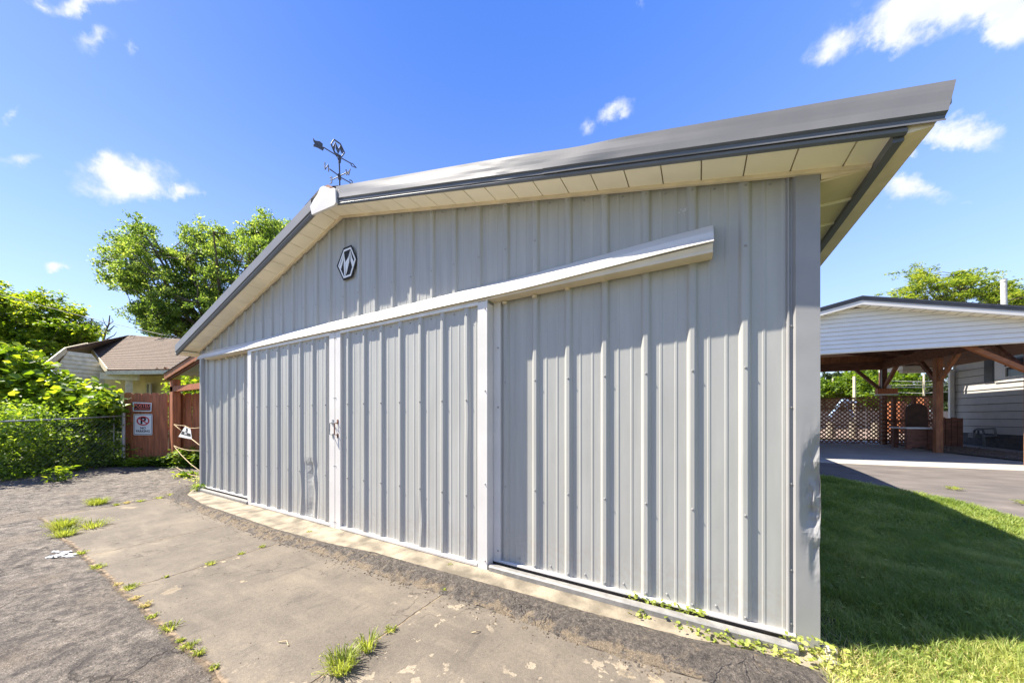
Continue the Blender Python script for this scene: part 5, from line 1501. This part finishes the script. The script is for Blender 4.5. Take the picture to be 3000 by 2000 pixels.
def plants():
    # maple behind the yellow house
    tree('maple_tree', 'tall broad green tree rising behind the garage roof left slope', 'tree', at(520, 960, 19)[:2] + (.1,),
         [(300, 600, 66, 66), (375, 655, 85, 90), (330, 535, 38, 26), (300, 560, 30, 30), (470, 610, 78, 80), (480, 545, 60, 32), (560, 590, 75, 70), (615, 525, 42, 34), (440, 720, 120, 60), (560, 700, 120, 80), (640, 560, 60, 60), (370, 745, 60, 34), (290, 655, 30, 26), (345, 725, 40, 34)],
         17.5, 2.2, 560, 84000, .115, M['leaf_maple'], cr=.42, trunk_r=.34)
    tree('bushy_tree', 'bright green bushy tree at the far left behind the vines', 'tree', at(60, 960, 17)[:2] + (.1,),
         [(60, 740, 110, 62), (-40, 720, 80, 70), (140, 760, 70, 30), (15, 690, 35, 22), (115, 692, 26, 9), (155, 722, 30, 11), (0, 662, 12, 10), (150, 780, 70, 30), (60, 800, 120, 40)],
         16.5, 1.5, 230, 34000, .16, M['leaf_vine'], cr=.45, trunk_r=.16, up=.6)
    # bare tree
    t = thing('bare_tree', 'leafless dead branches sticking up beside the yellow house roof', 'tree', at(232, 900, 19)[:2] + (.3,))
    mb = MB()
    def limb(pts, r): mb.tube([at(x, y, 19) for x, y in pts], [r * (1 - .75 * k / (len(pts) - 1)) for k in range(len(pts))], 5)
    limb([(232, 900), (236, 800), (238, 776), (243, 760), (250, 744), (252, 724)], .09); limb([(238, 776), (228, 764), (222, 750), (214, 741)], .05); limb([(243, 762), (254, 756), (262, 748), (270, 752)], .045)
    limb([(236, 785), (250, 776), (262, 770), (268, 762)], .04); limb([(222, 752), (216, 756), (208, 752)], .025); limb([(250, 745), (260, 738), (256, 730)], .03); limb([(247, 752), (240, 742), (236, 730)], .03)
    part('branches', mb, M['barkdead'], t)
    tree('thin_tree', 'sparse olive-green tree top left of the yellow house roof', 'tree', at(205, 900, 20)[:2] + (.3,), [(205, 760, 26, 24), (190, 750, 16, 14)], 20, .7, 26, 1800, .12, M['leaf_dark'], cr=.32, trunk_r=.09)
    # grape vine thicket
    t = thing('vine_thicket', 'mass of large-leaved bright green vines over the chain-link fence', 'vine', at(120, 1000, 8.4)[:2] + (.1,))
    ells = [(20, 845, 60, 48), (70, 880, 75, 48), (115, 908, 70, 44), (175, 922, 75, 38), (222, 925, 48, 38), (244, 922, 22, 24), (60, 940, 100, 40), (150, 960, 110, 36), (-40, 860, 60, 70), (30, 818, 40, 14), (0, 805, 26, 10), (220, 960, 50, 34)]
    cl = crown_points(ells, 230, 8.7, .55); pos = []
    for c in cl:
        n = rng.integers(26, 48); pos.append(np.array(c) + rng.normal(size=(n, 3)) * np.array([.15, .15, .11]))
    pos = np.concatenate(pos)
    leaf_obj('leaves', pos, .09, .19, M['leaf_vine'], t, up=.55, shape='vine')
    mb = MB()
    for i in range(60):
        a = random.choice(cl); b = random.choice(cl)
        if (a - b).length < 1.2: mb.tube([a, a.lerp(b, .5) + Vector((0, 0, .1)), b], .008, 4)
    for i in range(20):
        a = random.choice(cl); mb.tube([a, (a.x + .1, a.y, .1)], .014, 5)
    part('stems', mb, M['bark'], t)
    mb = MB()
    # dense undergrowth rooted behind and through the wire
    pos = []
    for i in range(330):
        x = rng.uniform(-110, 274); f = min(1, max(0, x / 280)); Zf = 6.6 + 2.0 * f; Z_ = Zf + rng.uniform(-.12, .9)
        yb = 1112 - 36 * f; y = rng.uniform(935, yb) if rng.random() < .8 else rng.uniform(yb - 60, yb + 2)
        c = np.array(at(x, y, Z_)); c[2] = max(c[2], .02)
        n = rng.integers(40, 75); pos.append(c + rng.normal(size=(n, 3)) * np.array([.14, .14, .11]))
    pos = np.concatenate(pos); pos = pos[pos[:, 2] > -.02]
    tag(leaf_obj('undergrowth', pos, .045, .11, M['leaf_under'], up=.5, shape='oval'), 'dense leafy undergrowth pushing through the chain-link fence', 'undergrowth', kind='stuff')
    # ivy skirt at the foot of the picket fence
    pos = []
    for i in range(150):
        s = rng.uniform(-.3, 3.0); p = FA + FD * s - FN * rng.uniform(.02, .42); h = .34 * math.exp(-((s - 1.9) / .5) ** 2) + .14
        n = 34; c = np.array([p.x, p.y, G(p.x, p.y) + rng.uniform(.02, h)]); pos.append(c + rng.normal(size=(n, 3)) * np.array([.08, .08, .045]))
    pos = np.concatenate(pos)
    tag(leaf_obj('fence_ivy', pos, .04, .085, M['leaf_under'], up=.7, shape='round'), 'low green creeper along the foot of the picket fence', 'ground cover', kind='stuff')
    # shrubs above the fence on the far side
    t = thing('shrub', 'bright leafy shrub showing above the pickets under the lean-to', 'shrub', at(440, 1000, 10.5)[:2] + (.1,))
    cl = crown_points([(440, 890, 40, 16), (470, 875, 36, 22), (395, 898, 14, 12), (430, 960, 60, 60)], 60, 10.4, .4)
    pos = np.concatenate([np.array(c) + rng.normal(size=(40, 3)) * .15 for c in cl]); leaf_obj('foliage', pos, .08, .16, M['leaf_vine'], t, up=.5)
    mb = MB(); b0 = Vector(at(440, 1000, 10.5)); b0.z = .1
    for c in cl[:14]: mb.tube([b0, b0.lerp(c, .5) + Vector((.05, 0, .1)), c], .01, 4)
    part('stems', mb, M['bark'], t)

    # trees on the right
    tree('locust_tree', 'airy yellow-green tree above the black carport roof', 'tree', at(2240, 900, 24)[:2] + (.4,),
         [(2120, 650, 46, 20), (2100, 625, 28, 12), (2090, 680, 50, 22), (2190, 670, 46, 34), (2220, 640, 52, 18), (2265, 660, 50, 30), (2290, 695, 60, 28), (2180, 695, 60, 22), (2345, 690, 40, 26), (2380, 680, 40, 40), (2330, 655, 22, 10)],
         23, 2.6, 190, 26000, .15, M['leaf_locust'], cr=.50, trunk_r=.26, up=.7, flat=.35)
    specs = [('dark_tree', 'dark green tree seen under the carport beside the garage corner', (1915, 878, 38, 22), 44, 'leaf_dark', .3),
             ('low_green_tree', 'low bright shrub-like tree beside the garage corner under the carport', (1893, 890, 20, 16), 34, 'leaf_far', .25),
             ('lime_tree', 'lime green tree in sunlight seen under the rear header', (1958, 878, 24, 26), 34, 'leaf_far', .3),
             ('leafy_tree', 'bright leafy tree nearest the left of the rear carport post', (2002, 880, 26, 34), 30, 'leaf_far', .3),
             ('shaded_tree', 'dark tree crown between the two bright trees under the carport', (1985, 866, 30, 24), 46, 'leaf_dark', .3),
             ('green_tree', 'green tree between the rear and middle carport posts', (2070, 880, 40, 30), 33, 'leaf_far', .3),
             ('yard_tree', 'duller green tree behind the middle carport post', (2140, 885, 46, 30), 40, 'leaf_dark', .3)]
    for nm, lab, (x, y, rx, ry), Z, mm, tr in specs:
        tree(nm, lab, 'tree', at(x, 955, Z)[:2] + (.3,), [(x, y, rx, ry), (x, y + ry * .7, rx * .9, ry * .8), (x + rx * .3, y + 6, rx * .7, ry)], Z, 2.0, 60, 7500, .26, M[mm], cr=.6, trunk_r=tr * .7)
    # a belt of trees closing the far horizon
    for k, (xx, Z) in enumerate(((-300, 60), (2500, 55), (1850, 62), (2060, 70), (2200, 64), (2350, 70))):
        tree('far_tree', ['rounded far tree beyond the left frame edge', 'rounded far tree beyond the grey house', 'far tree directly behind the garage right corner', 'far tree low behind the rear carport post', 'far tree low behind the middle carport post', 'far tree hidden behind the grey house wall'][k], 'tree', at(xx, 955, Z)[:2] + (.3,), [(xx, 925, 80, 30), (xx, 905, 60, 24)], Z, 4, 50, 5000, .5, M['leaf_dark'], cr=1.3, trunk_r=.3)

    # lawn ------------------------------------------------------------
    poly = LAWN
    def inside(P):
        x, y = P[:, 0], P[:, 1]; c = np.zeros(len(P), bool); n = len(poly); j = n - 1
        for i in range(n):
            xi, yi = poly[i]; xj, yj = poly[j]
            cond = ((yi > y) != (yj > y)) & (x < (xj - xi) * (y - yi) / (yj - yi + 1e-12) + xi)
            c ^= cond; j = i
        return c
    def blades(name, n, box, h0, h1, wd, m, lab, dens=None, lean=.5, edge=.05):
        P = rng.uniform([box[0], box[2]], [box[1], box[3]], (n, 2))
        P = P[inside(P - 0)]
        if dens is not None: P = P[rng.random(len(P)) < dens(P)]
        n = len(P)
        z = np.array([G(a, b) for a, b in P]) - .006
        cl = np.array([mnoise.noise(Vector((a * 3, b * 3, 0))) * .5 + mnoise.noise(Vector((a * 14, b * 14, 3))) * .5 for a, b in P]) + 1
        h = rng.uniform(h0, h1, n) * cl; az = rng.uniform(0, 2 * np.pi, n); ln = rng.uniform(.1, lean, n) * h * 1.6
        d = np.stack([np.cos(az), np.sin(az), np.zeros(n)], 1); s = np.stack([-np.sin(az), np.cos(az), np.zeros(n)], 1)
        B = np.stack([P[:, 0], P[:, 1], z], 1); W = (rng.uniform(.7, 1.3, n) * wd)[:, None]
        up = np.array([0, 0, 1.])
        V0 = B - s * W / 2; V1 = B + s * W / 2
        mid = B + up * (h * .6)[:, None] + d * (ln * .35)[:, None]
        V2 = mid + s * W * .4; V3 = mid - s * W * .4
        tip = B + up * h[:, None] + d * ln[:, None]
        V = np.stack([V0, V1, V2, V3, tip, tip], 1)[:, :5].reshape(-1, 3)
        b = (np.arange(n) * 5)[:, None]
        T1 = b + np.array([0, 1, 2]); T2 = b + np.array([0, 2, 3]); T3 = b + np.array([3, 2, 4])
        Fc = np.concatenate([T1, T2, T3], 1).reshape(-1, 3)
        return tag(arr_mesh(name, V, Fc, 3, m), lab[0], lab[1], kind='stuff')
    bare = lambda P: np.clip(np.hypot(P[:, 0] * 1.5, (P[:, 1] - .2) * .45) * 1.6, .15, 1)
    blades('grass', 260000, (-.05, 3.2, -1.5, 3.0), .030, .075, .0042, M['grass'], ('mown green lawn grass beside the garage', 'grass'), bare, .9)
    blades('far_grass', 150000, (-.05, 4.2, 2.6, 7.5), .035, .07, .0075, M['grass'], ('green lawn grass farther back towards the rear driveway', 'grass'), None, .9)
    strawd = lambda P: np.where(P[:, 1] < P[:, 0] * .385 + .02, .9, .14) * np.where(P[:, 1] < -.0, 1, .8)
    blades('dry_grass', 90000, (-.05, 3.2, -1.5, 1.6), .02, .06, .0045, M['straw'], ('dry straw-coloured grass in the sun at the lawn corner', 'grass'), strawd, 1.1)
    # small leaves in the lawn (clover, ivy)
    P = rng.uniform([.0, -.6], [2.2, 4.5], (2600, 2)); P = P[inside(P)]
    pos = np.array([[a, b, G(a, b) + rng.uniform(.02, .05)] for a, b in P])
    tag(leaf_obj('clover', pos, .012, .026, M['leaf_weed'], up=.85, shape='round'), 'small clover leaves scattered through the lawn', 'clover', kind='stuff')
    # ragged grass edge onto the rear driveway
    # creeping charlie along the guide rail
    pos = []
    def cluster(x, y, n, sx, sy, h, z0=-.03):
        pos.append(np.stack([rng.normal(x, sx, n), rng.normal(y, sy, n), z0 + rng.uniform(0, h, n)], 1))
    for x in np.arange(-1.08, -.55, .03): cluster(x, -.055, 8, .02, .014, .06, -.01)
    for x in np.arange(-.80, .10, .03): cluster(x, -.20 - .02 * math.sin(x * 9), int(9 * abs(math.sin(x * 5)) + 3) if x > -.62 else 3, .03, .03, .045)
    for x in np.arange(-.13, .08, .03): cluster(x, -.07, 14, .03, .04, .09)
    cluster(-1.0, -.19, 14, .03, .02, .05); cluster(-.95, -.17, 9, .02, .02, .04)
    pos = np.concatenate(pos)
    tag(leaf_obj('ground_ivy', pos, .009, .030, M['leaf_weed'], up=.6, shape='round'), 'bright round-leaved creeper growing along the steel guide rail', 'ground cover', kind='stuff')
    # individual weeds
    def tuft(name, lab, x, y, r, h, n, m='leaf_weed', blade=True, group='weeds in the driveway cracks', sx=1, sy=1):
        t = thing(name, lab, 'weed', (x, y, G(x, y)), group)
        mb = MB(); p = []
        for i in range(n):
            a = random.uniform(0, 6.28); rr = r * math.sqrt(random.random()); bx_, by_ = x + math.cos(a) * rr * sx * .5, y + math.sin(a) * rr * sy * .5
            tx, ty = bx_ + math.cos(a) * r * .6 * random.random() * sx, by_ + math.sin(a) * r * .6 * random.random() * sy; hh = h * random.uniform(.4, 1)
            z = G(bx_, by_) - .003; wd = .0014 + .0026 * random.random() * (1 if blade else .3)
            s_ = Vector((-math.sin(a), math.cos(a), 0)) * wd
            b0 = Vector((bx_, by_, z)); b1 = Vector(((bx_ + tx) / 2, (by_ + ty) / 2, z + hh * .75)); b2 = Vector((tx, ty, z + hh))
            mb.add([b0 - s_, b0 + s_, b1 + s_ * .8, b1 - s_ * .8, b2], [(0, 1, 2, 3), (3, 2, 4)])
            if random.random() < .8: p.append(b1.lerp(b2, random.random()))
        part('stalks', mb, M[m], t, fixn=False)
        leaf_obj('leaflets', np.array([tuple(q) for q in p]), .008, .020, M[m], t, up=.4, shape='narrow')['kind'] = 'stuff'
    tuft('wispy_weed', 'largest wispy yellow-green weed at the corner of the driveway crack', -7.55, -1.80, .20, .15, 420, sx=1.0)
    tuft('wispy_weed', 'bright low weed patch just in front of the largest wispy weed', -7.15, -1.84, .17, .09, 260)
    tuft('wispy_weed', 'thin scattered weed stalks right of the largest wispy weed', -7.35, -1.60, .22, .10, 170)
    tuft('wispy_weed', 'round pale wispy weed farther back near the chain-link side', -9.04, -1.30, .20, .12, 330)
    for (x, y, r, lab) in ((-8.67, -1.17, .07, 'small weed just right of the round wispy weed'), (-8.73, -1.05, .10, 'flat weed streak in the far crack, second from the round weed'), (-8.69, -.90, .09, 'weed streak midway along the far driveway crack'),
                           (-8.74, -.67, .10, 'weed streak in the far crack nearing the berm'), (-8.86, -.49, .12, 'weed at the berm end of the far crack'),
                           (-6.12, -1.86, .07, 'small weed touching the white plastic scrap'), (-5.48, -1.86, .09, 'first small weed in the main crack past the plastic scrap'),
                           (-4.84, -1.85, .04, 'tiny brown weed in the main driveway crack'), (-4.66, -1.82, .09, 'spiky weed where a cross joint meets the main crack'), (-4.40, -1.85, .05, 'brownish sprout below the spiky weed in the crack'),
                           (-4.18, -1.84, .06, 'flat spreading weed midway down the main crack'), (-3.95, -1.86, .05, 'small round green weed in the main crack'), (-3.67, -1.845, .10, 'thick grassy weed clump in the main driveway crack'),
                           (-3.44, -1.856, .04, 'slim weed just below the thick grassy clump'), (-3.315, -1.847, .08, 'wide low weed near the bottom of the main crack'), (-3.19, -1.846, .06, 'leafy weed paired below the wide low weed'), (-2.97, -1.847, .04, 'compact dark green weed lowest in the main crack'),
                           (-4.66, -1.31, .07, 'oblong weed in the middle of the second cross joint'), (-4.69, -1.06, .05, 'small weed beyond the oblong one in the cross joint'), (-4.72, -.86, .05, 'thin dark weed in the cross joint near the berm'), (-4.67, -1.61, .025, 'tiny sprout in the cross joint near the main crack'),
                           (-2.38, -1.14, .065, 'leafy weed in the nearest cross joint'), (-2.41, -.587, .035, 'little yellow-green weed at the foot of the berm'), (-4.74, -.355, .05, 'small weed on the sandy concrete near the doors'), (-2.66, -.21, .04, 'dark little weed under the right sliding door')):
        tuft('crack_weed', lab, x, y, r * .8, .035 if r > .05 else .02, int(30 + r * 420), m='straw' if 'brown' in lab or 'flat' in lab else 'leaf_weed')
    tuft('grass_clump', 'spiky green grass clump at the bottom of the nearest joint', -2.365, -1.33, .10, .10, 90)
    tuft('grass_clump', 'large leafy grass clump at the bottom edge of the picture', -2.36, -1.50, .15, .10, 220)
    def bush(name, lab, x, y, r, h, n, s0, s1, m='leaf_vine', shape='oval', z=None):
        t = thing(name, lab, 'weed', (x, y, G(x, y)))
        p = np.stack([rng.normal(x, r * .5, n), rng.normal(y, r * .5, n), G(x, y) + rng.uniform(.01, h, n)], 1)
        leaf_obj('leaves', p, s0, s1, M[m], t, up=.6, shape=shape)
        mb = MB()
        for i in range(8): q = p[i]; mb.tube([(x, y, G(x, y) - .01), tuple(q)], .004, 4)
        part('stems', mb, M[m], t)
    bush('leafy_weed', 'bright leafy weed standing in front of the undergrowth', -12.0, -1.33, .16, .30, 120, .06, .13, shape='narrow')
    bush('leafy_weed', 'bright leafy weed right at the garage left corner base', -8.86, -.12, .10, .12, 110, .03, .06)
    bush('leafy_weed', 'low weed beside the berm bend at the garage corner', -9.25, .05, .14, .09, 130, .02, .05, m='leaf_weed')
    bush('leafy_weed', 'broad-leaved weed under the lean-to rope', -10.9, .30, .16, .12, 90, .06, .12)
    bush('leafy_weed', 'spreading weed below the lowest rope at the garage side', -10.1, .42, .28, .13, 320, .03, .07, m='leaf_weed')
    for (x, y, r, lab) in ((3.0, 5.6, .14, 'flat grass tuft on the rear asphalt nearest the lawn'), (3.4, 4.95, .2, 'long grass streak on the rear asphalt'), (4.3, 4.9, .12, 'grass tuft on the rear asphalt at the right')):
        tuft('driveway_tuft', lab, x, y, r, .04, 130, group='tufts on the rear driveway')
plants()

# ------------------------------------------------------------ small things on the ground
def small():
    # rock by the corner
    mb = MB(); c = Vector((.045, -.03, -.02))
    def rock(c, s, seed):
        bm = bmesh.new(); bmesh.ops.create_icosphere(bm, subdivisions=3, radius=1)
        for v in bm.verts:
            n_ = mnoise.noise(v.co * 1.3 + Vector((seed, 0, 0))); v.co = Vector((v.co.x * s[0], v.co.y * s[1], v.co.z * s[2])) * (1 + n_ * .5); v.co += c
        b = len(mb.v); mb.add([tuple(v.co) for v in bm.verts], [tuple(v.index for v in f.verts) for f in bm.faces]); bm.free()
    rock(c, (.035, .06, .035), 1); tag(part('concrete_chunk', mb, M['rock']), 'grey broken concrete chunk at the foot of the garage corner', 'rock')
    mb = MB(); rock(Vector((.02, -.115, -.03)), (.05, .03, .02), 4); tag(part('concrete_chunk', mb, M['rock']), 'small pale rubble piece in front of the grey chunk', 'rock')
    # torn plastic
    t = thing('plastic_scrap', 'torn white plastic sheet lying on the driveway by a weed', 'litter', (-6.25, -1.93, -.04))
    mb = MB(); n = 16
    for (cx, cy, lx, ly, sd_) in ((-6.33, -1.96, .13, .035, 1), (-6.14, -1.93, .085, .03, 3), (-6.22, -2.02, .06, .018, 5)):
        V_ = []; 
        for i in range(n):
            for j in range(7):
                u, v = i / (n - 1) - .5, j / 6 - .5
                wv = 1 - abs(u) * 1.2
                x = cx + u * 2 * lx * .9 + v * .06; y = cy + v * 2 * ly * max(.15, wv) + .03 * math.sin(u * 7 + sd_)
                V_.append((x, y, -.034 + .018 * abs(mnoise.noise(Vector((u * 7, v * 5, sd_))))))
        mb.add(V_, [(i * 7 + j, i * 7 + j + 1, (i + 1) * 7 + j + 1, (i + 1) * 7 + j) for i in range(n - 1) for j in range(6)])
    part('sheet', mb, M['plastic'], t, fixn=False)
    # pebbles and crumbs of asphalt
    mb = MB()
    def peb(x, y, r):
        z = G(x, y); vs = []
        for k in range(5): a = k * 1.2566 + random.random() * .5; vs.append((x + math.cos(a) * r * random.uniform(.7, 1.3), y + math.sin(a) * r * random.uniform(.7, 1.3), z))
        vs.append((x, y, z + r * .9)); mb.add(vs, [(k, (k + 1) % 5, 5) for k in range(5)])
    for i in range(500):
        x = random.uniform(-9, -.3); y = random.uniform(-2.4, -.2)
        peb(x, y, random.uniform(.002, .006))
    for i in range(420):
        x = random.uniform(-2.2, -.3); peb(x, random.gauss(-.21, .05), random.uniform(.003, .009))
    for i in range(500):
        x = random.uniform(-9, -.3); peb(x, -.68 + random.gauss(0, .05), random.uniform(.003, .009))
    for i in range(1500):
        k = random.random() * (len(E2) - 4) + 3; q = Vector(E2[int(k)]).lerp(Vector(E2[min(int(k) + 1, len(E2) - 1)]), k - int(k))
        if mnoise.noise(Vector((q.x * 2.2, 0, 9))) < -.15: continue
        peb(q.x + random.gauss(0, .03), q.y + random.gauss(.03, .035), random.uniform(.003, .012))
    tag(part('pebbles', mb, M['berm']), 'dark asphalt crumbs strewn over the driveway', 'pebbles', kind='stuff')
    mb = MB()
    for (x, y) in ((-9.8, -.9), (-11.2, -1.55), (-2.8, -1.55), (-1.9, -.9), (-10.6, -.3)):
        a = random.uniform(0, 3); l = random.uniform(.05, .12); z = G(x, y) + .006
        mb.tube([(x, y, z), (x + math.cos(a) * l * .5, y + math.sin(a) * l * .5, z + .008), (x + math.cos(a + .4) * l, y + math.sin(a + .4) * l, z)], .003, 5)
    tag(part('dry_twigs', mb, M['rope']), 'few pale dry twigs lying on the asphalt', 'twigs', kind='stuff')
small()
